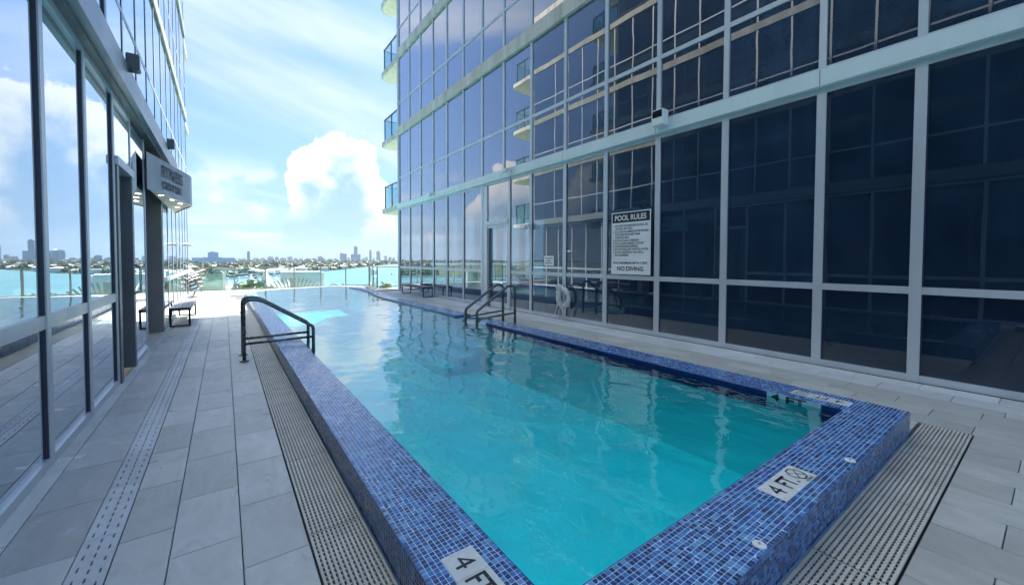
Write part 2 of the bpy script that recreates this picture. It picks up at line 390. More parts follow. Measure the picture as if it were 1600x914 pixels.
def lathe(name, parent, prof, centre, axis, material, seg=20):
    """profile [(radius, height)] spun round axis through centre"""
    axis = Vector(axis).normalized(); x = axis.orthogonal().normalized(); y = axis.cross(x); c = Vector(centre)
    V = []; F = []
    for rr, h in prof:
        for k in range(seg):
            a = 2*math.pi*k/seg; V.append(axis*h + (x*math.cos(a)+y*math.sin(a))*rr)
    for i in range(len(prof)-1):
        for k in range(seg): F.append((i*seg+k, i*seg+(k+1) % seg, (i+1)*seg+(k+1) % seg, (i+1)*seg+k))
    F.append(tuple(range(seg))[::-1]); F.append(tuple((len(prof)-1)*seg+k for k in range(seg)))
    return pyd(name, V, F, material, parent, c, True)
def text(name, parent, s, size, origin, xdir, ydir, material, width=None, bold=0.0, align='LEFT', space=1.0, line=1.0):
    """flat lettering: origin = baseline left (or centre), xdir reading direction, ydir letter-up"""
    cu = bpy.data.curves.new(name, 'FONT'); cu.body = s; cu.size = size; cu.offset = bold; cu.align_x = align; cu.space_character = space; cu.space_line = line
    tmp = bpy.data.objects.new('tmp', cu); COL.objects.link(tmp)
    me = bpy.data.meshes.new_from_object(tmp.evaluated_get(bpy.context.evaluated_depsgraph_get()))
    bpy.data.objects.remove(tmp); me.materials.clear(); me.materials.append(M[material])
    co = np.empty(len(me.vertices)*3); me.vertices.foreach_get('co', co); co = co.reshape(-1, 3)
    k = 1.0
    if width:
        w_ = co[:, 0].max()-co[:, 0].min(); k = width/w_
    X, Y = Vector(xdir).normalized(), Vector(ydir).normalized()
    nw = np.outer(co[:, 0]*k, X)+np.outer(co[:, 1], Y); me.vertices.foreach_set('co', nw.ravel()); me.update()
    return link(name, me, None, parent, origin)

# ------------------------------------------------------------------ terrace decks
POOL_L, POOL_LI, POOL_N, POOL_NI, POOL_RI, POOL_R = 0.64, 0.99, 0.745, 1.10, 4.37, 4.77
def shift(y):                               # the far right side of the pool swings outwards
    s = min(1, max(0, (y-13.5)/4.0)); return 0.45*s*s*(3-2*s)
far = [(0.66, 18.9), (0.80, 19.45), (1.15, 20.0), (1.85, 20.55), (2.9, 21.05), (3.9, 21.4), (4.7, 21.35), (5.1, 20.9), (5.22, 20.1)]

curve_r = [(POOL_R-0.02+shift(y), y) for y in np.arange(13.5, 18.1, 0.5)]
dl = pyd('deck_left', [(-1.06, -5, -.022), (0.62, -5, -.022), (0.62, 18.7, -.022), (-1.06, 18.7, -.022), (-6, 18.7, -.022), (-6, 23.6, -.022), (7.2, 23.6, -.022),
     (5.35, 20.9, -.022), (4.8, 21.5, -.022), (3.9, 21.6, -.022), (2.8, 21.2, -.022), (1.7, 20.7, -.022), (1.0, 20.1, -.022), (0.62, 19.4, -.022)],
     [(0, 1, 2, 3), (4, 3, 2, 13, 12, 11, 10, 9, 8, 7, 6, 5)], 'grout')
tag(dl, kind='structure')
poly = [(0.62, -5), (7.0, -5), (7.0, 18.95), (13, 18.95), (13, 21.2), (6.55, 21.2), (7.2, 23.6), (5.25, 20.9), (5.22, 19)] + curve_r[::-1] + [(4.75, 13.4), (4.75, 8.35), (4.95, 8.35), (4.95, 7.15), (4.75, 7.15), (4.75, 0.73), (0.62, 0.73)]
dr = pyd('deck_right', [(x, y, -0.022) for x, y in poly], [tuple(range(len(poly)))], 'grout'); tag(dr, kind='structure')
under = pyd('terrace_underside', [(x, y, z) for z in (-4.0, -0.6) for x, y in ((-6, -6), (13, -6), (13, 23.65), (-6, 23.65))],
    [(0, 1, 2, 3), (0, 4, 5, 1), (1, 5, 6, 2), (2, 6, 7, 3), (3, 7, 4, 0)], 'bone'); tag(under, kind='structure')

def bev_tile(lx, ly, material):
    bm = bmesh.new(); bmesh.ops.create_cube(bm, size=1)
    for v in bm.verts: v.co = Vector((v.co.x*lx, v.co.y*ly, v.co.z*0.02))
    top = [e for e in bm.edges if all(v.co.z > 0 for v in e.verts)]
    bmesh.ops.bevel(bm, geom=top, offset=0.0022, segments=1, affect='EDGES')
    me = bpy.data.meshes.new('tile'); bm.to_mesh(me); bm.free(); me.materials.append(material); return me
_tm = {}
def tiles(parent, x0, x1, y0, y1, phase, step, matn, name='tile', gap=0.005):
    y = phase - math.ceil((phase-y0)/step)*step
    while y < y1-0.02:
        a, b = max(y, y0), min(y+step, y1)
        if b-a > 0.03:
            lx, ly = round(x1-x0-gap, 3), round(b-a-gap, 3)
            k = (lx, ly, matn)
            if k not in _tm: _tm[k] = bev_tile(lx, ly, M[matn])
            o = link(name, _tm[k], None, parent, ((x0+x1)/2, (a+b)/2, -0.010+random.uniform(-.0009, .0009)))
            o.rotation_euler = (random.gauss(0, .0011), random.gauss(0, .0011), 0)
        y += step
for x0, x1, ph in ((-0.943, -0.628, 2.9), (-0.474, -0.245, 2.885), (-0.245, 0.055, 2.585), (0.055, 0.345, 2.89)):
    tiles(dl, x0, x1, 0.6, 18.7 if x0 < 0 else 19.0, ph, 0.595, 'tile_left')
tiles(dl, -1.045, -0.943, 0.6, 18.5, 3.2, 1.19, 'curb', 'curb_stone')
for i, x0 in enumerate(np.arange(-1.6, 6.0, 0.595)):     # far terrace beyond the pool edge
    y0 = 18.72 if x0 < 0.0 else (20.2 if x0 < 0.7 else 21.75)
    if x0 > 6.2: continue
    tiles(dl, x0, x0+0.595, y0, 23.55, 20.0+0.3*(i % 2), 0.595, 'tile_right')
xs = [5.22, 5.5, 5.8, 6.02, 6.25, 6.57, 6.865]
for i, (x0, x1) in enumerate(zip(xs[:-1], xs[1:])):
    ph = (0.435, 0.74, 0.428, 0.30, 0.68, 0.37)[i]
    tiles(dr, x0, x1, -1.2, 18.9, ph, 0.60 if i not in (3,) else 1.2, 'curb' if i >= 4 else 'tile_right')
tiles(dr, 4.79, 5.22, 0.76, 7.1, 0.5, 0.6, 'tile_right'); tiles(dr, 4.79, 5.22, 8.4, 13.2, 0.5, 0.6, 'tile_right')
xs = [1.66, 1.98, 2.30, 2.62, 2.945, 3.27, 3.595, 3.905, 4.22, 4.54, 4.86, 5.22]
for i, (x0, x1) in enumerate(zip(xs[:-1], xs[1:])):
    tiles(dr, x0, x1, -1.2, 0.418, 0.155 if i % 2 else -0.145, 0.60, 'tile_right')
tiles(dr, 6.95, 9.5, 19.0, 21.0, 19.0, 0.6, 'tile_right')

# linear drain: cover plates with three rows of slots over a dark trough
def drain_mesh():
    W_, L_ = 0.148, 0.594
    xc = [-W_/2, -0.049, -0.041, -0.004, 0.004, 0.041, 0.049, W_/2]
    ev = {0.0, L_}; slots = {1: [], 3: [], 5: []}
    n = 9; st = L_/n
    for k in range(n): slots[3].append((k*st+0.012, k*st+0.050))
    for k in range(6): slots[1].append((k*L_/6+0.020, k*L_/6+0.060)); slots[5].append((k*L_/6+0.060, k*L_/6+0.097))
    for s in slots.values():
        for a, b in s: ev.update((a, b))
    ys = sorted(ev); bm = bmesh.new()
    for i in range(7):
        for a, b in zip(ys[:-1], ys[1:]):
            mid = (a+b)/2
            if i in slots and any(p < mid < q for p, q in slots[i]): continue
            bm.faces.new([bm.verts.new((x, y, 0)) for x, y in ((xc[i], a), (xc[i+1], a), (xc[i+1], b), (xc[i], b))])
    bmesh.ops.remove_doubles(bm, verts=bm.verts, dist=1e-5)
    ret = bmesh.ops.extrude_face_region(bm, geom=bm.faces[:])
    for v in [g for g in ret['geom'] if isinstance(g, bmesh.types.BMVert)]: v.co.z -= 0.012
    bmesh.ops.recalc_face_normals(bm, faces=bm.faces)
    me = bpy.data.meshes.new('drain_cover'); bm.to_mesh(me); bm.free(); me.materials.append(M['drain']); return me
dm = drain_mesh()
ld = thing('linear_drain', 'long pale slotted drain channel set in the deck beside the left glass wall', 'drain', (-0.551, 0.6, -0.02))
B('trough', ld, (-0.626, 0.6, -0.0215), (-0.476, 18.4, -0.019), 'dark')
y = 0.62
while y < 18.2:
    link('cover_plate', dm, None, ld, (-0.551, y, 0.0)); y += 0.598

# ------------------------------------------------------------------ pool
pool = thing('swimming_pool', 'long turquoise lap pool edged with raised blue glass mosaic coping', 'pool', (2.6, 1.0, 0))
ZC = 0.2; WL = 0.160
# cores under the mosaic
B('coping_core', pool, (0.642, 0.747, -0.3), (0.985, 18.9, 0.1990), 'mgrout')
B('coping_core', pool, (0.985, 0.747, -0.3), (4.375, 1.096, 0.1990), 'mgrout')
B('coping_core', pool, (4.375, 0.747, -0.3), (4.768, 7.2, 0.1990), 'mgrout')
ysr = [8.3]+list(np.arange(9, 20.2, 0.5))
pl = [(POOL_RI+0.003+shift(y), y) for y in ysr]+[(POOL_R-0.003+shift(y), y) for y in ysr[::-1]]
prism('coping_core', pool, pl, -0.3, 0.1990, 'mgrout')
# mosaic tiles: real little slabs, joined
V = []; F = []
P_ = 0.025; G_ = 0.0038
def add_tiles(us, vs, fn, near):
    for uu in us:
        for vv in vs:
            h = ZC + random.uniform(-.0006, .0006)
            q = [fn(uu+G_/2, vv+G_/2), fn(uu+P_-G_/2, vv+G_/2), fn(uu+P_-G_/2, vv+P_-G_/2), fn(uu+G_/2, vv+P_-G_/2)]
            b0 = len(V); ta, tb = random.gauss(0, .00035), random.gauss(0, .00035); j = [ta+tb, -ta+tb, -ta-tb, ta-tb]
            V.extend([(x, y, h+dz_) for (x, y), dz_ in zip(q, j)]); F.append((b0, b0+1, b0+2, b0+3))
            if near(vv):
                V.extend([(x, y, h-0.0018) for x, y in q])
                for k in range(4): F.append((b0+k, b0+4+k, b0+4+(k+1) % 4, b0+(k+1) % 4))
LM = (0.742, 0.894, 1.098, 1.552)       # depth markers (x0, x1, y0, y1)
NM = (2.440, 2.890, 0.845, 0.995)
RM = (4.490, 4.640, 1.105, 1.550)
def clear(x, y):
    for a, b_, c_, d_ in (LM, NM, RM):
        if a-0.012 < x < b_-0.010 and c_-0.012 < y < d_-0.010: return False
    return True
def run(u0, nu, v0, v1, fn, axis, near):
    n_v = int((v1-v0)/P_)
    for i in range(nu):
        vv = [v0+k*P_ for k in range(n_v)]
        vv = [q for q in vv if (clear(u0+i*P_, q) if axis == 'y' else clear(q, u0+i*P_))]
        add_tiles([u0+i*P_], vv, fn, near)
run(0.640, 14, 0.745, 18.9, lambda a, b_: (a, b_), 'y', lambda q: q < 7)
run(0.745, 14, 0.991, 4.3725, lambda a, b_: (b_, a), 'x', lambda q: True)
run(4.370, 16, 0.745, 7.19, lambda a, b_: (a, b_), 'y', lambda q: q < 4)
run(4.370, 16, 8.31, 20.0, lambda a, b_: (a+shift(b_), b_), 'y', lambda q: False)
def face_tiles(fn, n_u, n_w, near):
    for i in range(n_u):
        for k in range(n_w):
            a, z = i*P_, k*P_; b0 = len(V); e = 0.0016
            for (p, q) in ((a+e, z+e), (a+P_-e, z+e), (a+P_-e, z+P_-e), (a+e, z+P_-e)):
                V.append(fn(p, q, random.uniform(0, .0012)))
            F.append((b0, b0+1, b0+2, b0+3))
face_tiles(lambda a, z, j: (0.640-j, 0.745+a, z), 726, 8, None)
face_tiles(lambda a, z, j: (0.640+a, 0.744-j, z), 165, 8, None)
face_tiles(lambda a, z, j: (4.3705-j*0.5+a*0, 7.2, z), 0, 0, None)
face_tiles(lambda a, z, j: (4.37+a, 7.2012+j, z), 16, 8, None)
face_tiles(lambda a, z, j: (4.37+a, 8.2988-j, z), 16, 8, None)
face_tiles(lambda a, z, j: (4.7705+j, 0.745+a, z), 258, 8, None)
mo = pyd('mosaic_coping', V, F, 'mosaic', pool, (0, 0, 0)); tag(mo, kind='stuff')
# inner waterline tiles, 15 cm navy blocks
y = 1.105
while y < 20:
    if not (7.05 < y+0.15 < 8.45) and not (1.25 < y < 1.60):
        s = shift(y+0.07); B('waterline_tile', pool, (4.358+s, y+0.002, 0.04), (4.3725+s, y+0.148, 0.194), 'navy')
    y += 0.15
k_ = B('waterline_marker', pool, (4.356, 1.258, 0.04), (4.3725, 1.70, 0.194), 'cyan')
text('lettering', k_, '4 FT', 0.085, (4.3545, 1.665, 0.135), (0, -1, 0), (0, 0, 1), 'print', 0.30, 0.003)
for x in np.arange(1.0, 4.3, 0.15): B('waterline_tile', pool, (x+.002, 1.094, 0.04), (x+.148, 1.108, 0.19), 'navy')
for y in np.arange(1.11, 18.7, 0.15): B('waterline_tile', pool, (0.983, y+.002, 0.04), (0.997, y+.148, 0.19), 'navy')
# depth markers
def marker(rect, org, xd, yd):
    x0, x1, y0, y1 = rect
    mk = B('depth_marker', pool, (x0, y0, 0.19), (x1, y1, 0.2022), 'marker')
    X, Y = Vector(xd), Vector(yd); O = Vector(org)
    P3 = lambda a, b_: O + X*a + Y*b_ + Vector((0, 0, 0.2032))
    text('numeral', mk, '4', 0.135, P3(0.035, 0.030), xd, yd, 'print', 0.070, 0.0)
    text('lettering', mk, 'FT.', 0.135, P3(0.155, 0.030), xd, yd, 'print', 0.125, 0.0025)
    c0 = P3(0.365, 0.080)
    V2 = []; F2 = []
    for k in range(8):                       # octagon outline
        for rr in (0.060, 0.050):
            a = (k+0.5)*math.pi/4; V2.append(c0 + X*math.cos(a)*rr*0.95 + Y*math.sin(a)*rr)
    for k in range(8): F2.append((2*k, 2*((k+1) % 8), 2*((k+1) % 8)+1, 2*k+1))
    for a in (R(40), R(140)):                # crossed strokes
        d = X*math.cos(a)+Y*math.sin(a); e = X*-math.sin(a)+Y*math.cos(a); b0 = len(V2)
        V2 += [c0-d*.048-e*.0035, c0+d*.048-e*.0035, c0+d*.048+e*.0035, c0-d*.048+e*.0035]; F2.append((b0, b0+1, b0+2, b0+3))
    pyd('no_diving_symbol', [v-Vector((0, 0, .0004 if i >= 16 else 0)) for i, v in enumerate(V2)], F2, 'print', mk, (0, 0, 0))
    text('small_lettering', mk, 'NO DIVING', 0.020, P3(0.325, 0.005), xd, yd, 'print', 0.085, 0.0006)
    for s in (0.1525, 0.3005):               # joints between the three squares
        a, b_ = P3(s-.0006, 0.0), P3(s+.0006, 0.152)
        pyd('joint', [P3(s-.0006, 0)-Vector((0, 0, .0006)), P3(s+.0006, 0)-Vector((0, 0, .0006)), P3(s+.0006, .149)-Vector((0, 0, .0006)), P3(s-.0006, .149)-Vector((0, 0, .0006))], [(0, 1, 2, 3)], 'grey', mk, (0, 0, 0))
marker(NM, (2.440, 0.845, 0), (1, 0, 0), (0, 1, 0))
marker(LM, (0.742, 1.552, 0), (0, -1, 0), (1, 0, 0))
marker(RM, (4.640, 1.105, 0), (0, 1, 0), (-1, 0, 0))
for x in (1.965, 3.281):                     # small round deck fittings
    d = lathe('anchor_plate', pool, [(0.0295, 0), (0.030, 0.003), (0.026, 0.007), (0.012, 0.009), (0.010, 0.007)], (x, 0.785, 0.2), (0, 0, 1), 'white')
    lathe('screw', d, [(0.007, 0), (0.006, 0.003)], (x, 0.785, 0.2072), (0, 0, 1), 'chrome', 10)
# basin
def quad(name, pts, material, parent): return pyd(name, pts, [tuple(range(len(pts)))], material, parent, (0, 0, 0))
rim = [(0.990, 1.101), (4.367, 1.101), (4.367, 7.206), (4.935, 7.206), (4.935, 8.294), (4.367, 8.294)] + [(4.367+shift(y), y) for y in np.arange(9, 20.2, 0.5)] + \
      [(5.05, 20.7), (4.62, 21.2), (3.9, 21.25), (2.95, 20.9), (1.92, 20.4), (1.28, 19.9), (0.992, 19.35), (0.990, 18.8)]
nr = len(rim)
pyd('basin_floor', [(x, y, -0.72-0.010*y) for x, y in rim], [tuple(range(nr))], 'plaster', pool, (0, 0, 0))
pyd('basin_wall', [(x, y, -1.4) for x, y in rim]+[(x, y, 0.10) for x, y in rim], [(i, nr+i, nr+(i+1) % nr, (i+1) % nr) for i in range(nr)], 'plaster', pool, (0, 0, 0))
for k, (x0, x1, z) in enumerate(((4.40, 4.93, -0.12), (4.08, 4.40, -0.30), (3.76, 4.08, -0.46), (3.44, 3.76, -0.62))):
    B('entry_step', pool, (x0, 7.22 if k == 0 else 7.0, -1.4), (x1, 8.28 if k == 0 else 8.5, z), 'plaster')
B('entry_curb', pool, (4.94, 7.1, -0.3), (5.02, 8.4, 0.004), 'mgrout')
wv = pyd('pool_water', [(x, y, WL) for x, y in rim], [tuple(range(nr))], 'water'); tag(wv, kind='structure')
# curved far weir
fo = [(x, y) for x, y in far]
inn = [(0.93, 18.9), (0.98, 19.35), (1.28, 19.88), (1.93, 20.38), (2.95, 20.87), (3.9, 21.22), (4.62, 21.17), (4.95, 20.7), (4.84, 20.1)]
prism('far_weir', pool, fo+inn[::-1], -0.6, 0.166, 'curb')

# gratings along the overflow edge
def grating(name, label, x0, x1, y0, y1, along):
    g = thing(name, label, 'grate', ((x0+x1)/2, (y0+y1)/2, -0.02))
    B('trough', g, (x0, y0, -0.0218), (x1, y1, -0.018), 'dark')
    n = 13; wd = (x1-x0) if along == 'y' else (y1-y0); st = wd/n
    tot = (y1-y0) if along == 'y' else (x1-x0); ns = round(tot/0.95); sl_ = tot/ns
    for j in range(ns):                      # laid in sections about a metre long
        dz_ = random.uniform(-.0012, .0012)
        for i in range(n):
            a = i*st+0.004
            if along == 'y': B('slat', g, (x0+a, y0+j*sl_+.004, -0.014+dz_), (x0+a+st*0.56, y0+(j+1)*sl_-.004, 0.001+dz_), 'grate')
            else: B('slat', g, (x0+j*sl_+.004, y0+a, -0.014+dz_), (x0+(j+1)*sl_-.004, y0+a+st*0.56, 0.001+dz_), 'grate')
    V = []; F = []
    L_ = (y1-y0) if along == 'y' else (x1-x0); q = 0.02
    while q < L_:
        for (a0, a1, b0, b1) in (((x0+.005, x1-.005, y0+q, y0+q+.011),) if along == 'y' else ((x0+q, x0+q+.011, y0+.005, y1-.005),)):
            i = len(V); V += [(a0, b0, -.0035), (a1, b0, -.0035), (a1, b1, -.0035), (a0, b1, -.0035)]; F.append((i, i+1, i+2, i+3))
        q += 0.036
    tag(pyd('cross_tie', V, F, 'grate', g, (0, 0, 0)), kind='stuff')
grating('overflow_grate', 'beige slatted overflow grating along the long left side of the pool', 0.35, 0.634, 0.44, 17.8, 'y')
grating('overflow_grate', 'beige slatted overflow grating across the near end of the pool', 0.645, 5.215, 0.425, 0.738, 'x')

# ------------------------------------------------------------------ right tower
XR = 6.93
rt = thing('apartment_tower', 'tall dark glass tower with white slab bands along the right side of the pool', 'building', (XR+3, 8, 0))
Yr = [18.88, 17.55, 16.29, 15.04, 13.81, 12.53, 11.26, 10.02, 8.68, 7.33, 6.02, 4.70, 3.41, 2.07, 1.07, -0.2, -1.47, -2.74]
FLR = [(3.94, 4.17), (7.45, 7.83), (11.10, 11.48), (14.70, 15.08)]
TRR = [5.42, 8.95, 12.50]
DOOR = (10.94, 9.76)
def vbar(parent, X, y, z0, z1, wd=0.085, name='mullion', sgn=1):
    # sgn +1: outside is -X (right tower); -1: outside is +X (left tower)
    o = B(name, parent, (X-(0.03 if sgn > 0 else (0.022 if y < 7 else 0.006))*sgn, y-wd/2, z0), (X+0.05*sgn, y+wd/2, z1), 'alum')
    return o
# ground storey
gl_z = (0.085, 1.085, 1.175, 3.86)
for i, y in enumerate(Yr):
    wd = 0.11 if y < 8 else 0.095
    if y == 10.02: continue
    vbar(rt, XR, y, 0.0, 3.94, wd)
    B('gasket', rt, (XR-0.006, y-wd/2-0.014, 0.02), (XR+0.045, y-wd/2-0.0005, 3.90), 'alum_dark')
for y in (DOOR[0]+0.045, DOOR[1]-0.045): vbar(rt, XR, y, 0.0, 3.94, 0.09)
def bay(parent, X, ya, yb, z0, z1, matn, sgn=1, wd=0.1, off=0.002):
    a, b_ = min(ya, yb)+wd/2, max(ya, yb)-wd/2
    return B('glass_pane', parent, (X+off*sgn, a-0.012, z0-0.01), (X+(off+0.014)*sgn, b_+0.012, z1+0.01), matn)
edges = Yr[:7] + [DOOR[0]+0.09] ; 
gb = list(zip(Yr[:6], Yr[1:7])) + [(DOOR[1]-0.09, 8.68)] + list(zip(Yr[8:-1], Yr[9:]))
gb[5] = (12.53, 11.26); gb.insert(6, (11.26, DOOR[0]+0.09))
for ya, yb in gb:
    hi, lo = max(ya, yb), min(ya, yb)
    if hi-lo > 0.3:
        bay(rt, XR, ya, yb, gl_z[0], gl_z[1], 'glass_low'); bay(rt, XR, ya, yb, gl_z[2], gl_z[3], 'glass_low')
    for z0, z1, dd in ((0.0, 0.085, .027), (1.085, 1.175, .022), (3.86, 3.942, .026)):
        B('transom', rt, (XR-dd, lo+0.04, z0), (XR+0.045, hi-0.04, z1), 'alum')
# door
dr_ = B('door', rt, (XR+0.02, DOOR[1]+0.0, 0.02), (XR+0.034, DOOR[0], 2.56), 'glass_low'); dr_['label'] = 'glass door of the lobby with pale frame'
for (ya, yb, z0, z1) in ((DOOR[1], DOOR[1]+0.07, 0, 2.6), (DOOR[0]-0.07, DOOR[0], 0, 2.6), (DOOR[1]+.07, DOOR[0]-.07, 0.0, 0.17), (DOOR[1]+.07, DOOR[0]-.07, 2.50, 2.6)):
    q = B('door_frame', dr_, (0, 0, 0), (1, 1, 1), 'alum'); bpy.data.objects.remove(q)
    B('door_frame', rt, (XR-0.015, ya, z0), (XR+0.05, yb, z1), 'alum')
B('side_panel', rt, (XR-0.012, 11.03, 0.0), (XR+0.04, 11.22, 3.93), 'alum')
B('door_jamb', rt, (XR-0.05, DOOR[0]-0.16, 0.02), (XR+0.018, DOOR[0]-0.071, 2.5), 'char')
B('door_header', rt, (XR-0.052, DOOR[1]-0.0, 2.6), (XR+0.06, DOOR[0], 2.72), 'alum')
bay(rt, XR, DOOR[0], DOOR[1], 2.73, 3.86, 'glass_low', 1, 0.0)
B('transom', rt, (XR-.046, DOOR[1], 3.87), (XR+.045, DOOR[0], 3.942), 'alum')
tube('door_handle', rt, fillet([(XR-0.02, DOOR[0]-0.25, 0.85), (XR-0.085, DOOR[0]-0.25, 0.88), (XR-0.085, DOOR[0]-0.25, 1.32), (XR-0.02, DOOR[0]-0.25, 1.35)], 0.03), 0.014, 'black', 8)
# upper storeys
y0, y1 = Yr[-1], Yr[0]
for k, (a, b_) in enumerate(FLR):
    B('slab_band', rt, (XR-0.115 if k == 0 else XR-0.085, -2.8, a), (XR+0.25, 18.98, b_), 'band_white' if k == 0 else 'band_stain')
for k in range(3):
    z0, z1, zt = FLR[k][1], FLR[k+1][0], TRR[k]
    for i, y in enumerate(Yr): vbar(rt, XR, y, z0, z1, 0.085)
    for ya, yb in zip(Yr[:-1], Yr[1:]):
        B('transom', rt, (XR-0.022, yb+0.03, zt-0.04), (XR+0.045, ya-0.03, zt+0.04), 'alum')
        B('transom', rt, (XR-0.020, yb+0.03, z0-.001), (XR+0.045, ya-0.03, z0+0.06), 'alum')
        bay(rt, XR, ya, yb, z0+0.06, zt-0.04, 'glass_up'); bay(rt, XR, ya, yb, zt+0.04, z1, 'glass_up')
B('core', rt, (XR+0.12, -2.78, 4.0), (22, 18.84, 26), 'carpet')
B('upper_storeys', rt, (XR-0.01, -2.78, 15.08), (XR+0.11, 18.88, 26), 'glass_up')
for z in (18.3, 21.9, 25.5): B('slab_band', rt, (XR-0.085, -2.8, z), (XR+0.1, 18.98, z+0.38), 'band_stain')
B('end_wall', rt, (XR+0.06, -2.95, -0.2), (22, -2.80, 26), 'bone')
B('corner_post', rt, (XR-0.06, 18.885, 0), (XR+0.10, 19.02, 15.0), 'alum')
for y in Yr[1:-1:2]:
    B('band_joint', rt, (XR-0.1165, y-0.004, 3.945), (XR-0.114, y+0.004, 4.165), 'grey')
# ground floor room behind the tinted glass
B('room_floor', rt, (XR+0.06, -2.78, -0.2), (16, 18.86, 0.0), 'carpet')
B('room_ceiling', rt, (XR+0.25, -2.78, 3.90), (16, 18.86, 4.0), 'inner')
B('back_wall', rt, (16, -2.78, -0.2), (16.2, 18.86, 4.0), 'inner')
B('partition', rt, (XR+0.5, 8.55, 0), (16, 8.67, 3.9), 'inner')
for x in (8.1, 9.35, 10.1, 11.1, 12.6, 14.2): B('room_pier', rt, (x, 18.7, 0), (x+0.28, 18.98, 3.9), 'bone')
B('lintel', rt, (XR+0.1, 18.72, 2.75), (9.35, 18.97, 3.9), 'inner')
B('sill_rail', rt, (XR+0.1, 18.74, 1.05), (16, 18.85, 1.12), 'alum')
B('seat_block', rt, (8.6, 12.4, 0), (9.6, 15.2, 0.45), 'inner'); B('table_block', rt, (10.2, 12.8, 0), (11.1, 13.6, 0.7), 'char')
# balconies on the bay side
def balcony(parent, x0, x1, y0, y1, z, side):
    rad = 0.5; pts = []
    sgn = 1 if side == 'R' else -1; xe = x0 if side == 'R' else x1; xo = x1 if side == 'R' else x0
    pts = [(xo, y0), (xe, y0)] + [(xe+sgn*(rad-rad*math.cos(a)), y1-rad+rad*math.sin(a)) for a in np.linspace(0, math.pi/2, 7)] + [(xo, y1)]
    s = prism('balcony_slab', parent, pts, z, z+0.22, 'band_stain')
    prism('soffit', s, [(x+(0.06*sgn if abs(x-xe) < .6 else 0), y-(0.06 if y > y0+.5 else 0)) for x, y in pts], z-0.012, z-0.002, 'soffit')
    xr = xe+sgn*0.12
    for y in (y0+0.12, (y0+y1)/2-0.1, y1-0.55): B('railing_post', s, (0, 0, 0), (1, 1, 1), 'grey').name
    for o in [q for q in s.children if q.name.startswith('railing_post')]: bpy.data.objects.remove(o)
    for y in (y0+0.10, (y0+y1)/2-0.15, y1-0.55): B('railing_post', s, (xr-0.025, y-0.025, z+0.22), (xr+0.025, y+0.025, z+1.36), 'grey')
    B('top_rail', s, (xr-0.035, y0+0.05, z+1.36), (xr+0.035, y1-0.5, z+1.40), 'grey')
    B('railing_glass', s, (xr-0.006, y0+0.08, z+0.28), (xr+0.006, y1-0.55, z+1.34), 'glass_balc')
    B('top_rail', s, (min(xr+sgn*.04, xo), y1-0.53, z+1.36), (max(xr+sgn*.04, xo), y1-0.47, z+1.40), 'grey')
    B('railing_glass', s, (min(xr+sgn*.04, xo), y1-0.506, z+0.28), (max(xr+sgn*.04, xo), y1-0.494, z+1.34), 'glass_balc')
for z in (3.96, 7.50, 11.15, 14.75, 18.35, 21.95): balcony(rt, XR, XR+7, 18.985, 21.9, z, 'R')

# ------------------------------------------------------------------ left tower
XL = -1.05
lt = thing('apartment_tower', 'mirror glass tower with grey slab fascia and dark entrance on the left of the deck', 'building', (XL-3, 8, 0))
Yl0 = [-3.2, -2.1, -1.0, 0.1, 1.15, 2.2, 3.22, 4.28, 5.37, 6.55]
for y in Yl0:
    vbar(lt, XL, y, 0.0, 3.46, 0.075, sgn=-1)
    B('gasket', lt, (XL+0.012, y-0.0375-0.014, 0.05), (XL-0.045, y-0.0378, 3.42), 'alum_dark')
def lbay(ya, yb, z0=0.07):
    for za, zb in ((z0, 1.0), (1.095, 3.40)): bay(lt, XL, ya, yb, za, zb, 'glass_left', -1, 0.075)
    for za, zb, dd in ((0, z0, .020), (1.0, 1.095, .015), (3.40, 3.462, .020)):
        B('transom', lt, (XL-0.045, ya+0.03, za), (XL+dd, yb-0.03, zb), 'alum')
for ya, yb in zip(Yl0[:-1], Yl0[1:]): lbay(ya, yb)
# entrance: dark door leaf standing in a deep dark frame, glass screen, recess, clad pier
for y in (6.665, 7.60): B('door_jamb', lt, (XL-0.3, y-0.06, 0.0), (XL+0.035, y+0.06, 2.62), 'char')
B('door_header', lt, (XL-0.1, 6.60, 2.62), (XL+0.05, 7.66, 2.72), 'alum')
bay(lt, XL, 6.60, 7.66, 2.75, 3.40, 'glass_left', -1, 0.03); B('transom', lt, (XL-.045, 6.6, 3.40), (XL+.020, 7.66, 3.462), 'alum')
ld_ = B('door_leaf', lt, (XL-0.24, 6.73, 0.02), (XL-0.20, 7.54, 2.60), 'glass_left')
for ya, yb in ((6.727, 6.86), (7.41, 7.537)): B('door_stile', lt, (XL-0.25, ya, 0.02), (XL-0.19, yb, 2.60), 'char')
B('closer', lt, (XL-0.19, 6.80, 2.46), (XL-0.05, 7.40, 2.53), 'chrome')
tube('door_handle', lt, fillet([(XL+0.02, 7.57, 1.02), (XL+0.10, 7.57, 1.04), (XL+0.10, 7.57, 1.40), (XL+0.02, 7.57, 1.42)], 0.03), 0.014, 'chrome', 8)
vbar(lt, XL, 7.70, 0, 3.46, 0.06, sgn=-1); vbar(lt, XL, 8.92, 0, 3.46, 0.05, sgn=-1)
B('glass_pane', lt, (XL-0.02, 7.72, 0.07), (XL-0.004, 8.90, 3.42), 'glass_left'); B('transom', lt, (XL-.045, 7.72, 0), (XL+.03, 8.9, 0.07), 'alum')
B('recess_wall', lt, (XL-1.3, 8.93, 0), (XL-1.25, 10.85, 3.46), 'char'); B('recess_side', lt, (XL-1.25, 8.91, 0), (XL-0.06, 8.93, 3.46), 'char')
B('recess_floor', lt, (XL-1.25, 8.93, -0.02), (XL+0.002, 10.85, -0.002), 'tile_left')
pier = bevbox('clad_pier', lt, (XL-0.5, 10.85, 0), (XL+0.025, 11.08, 3.46), 'pier', 0.008)
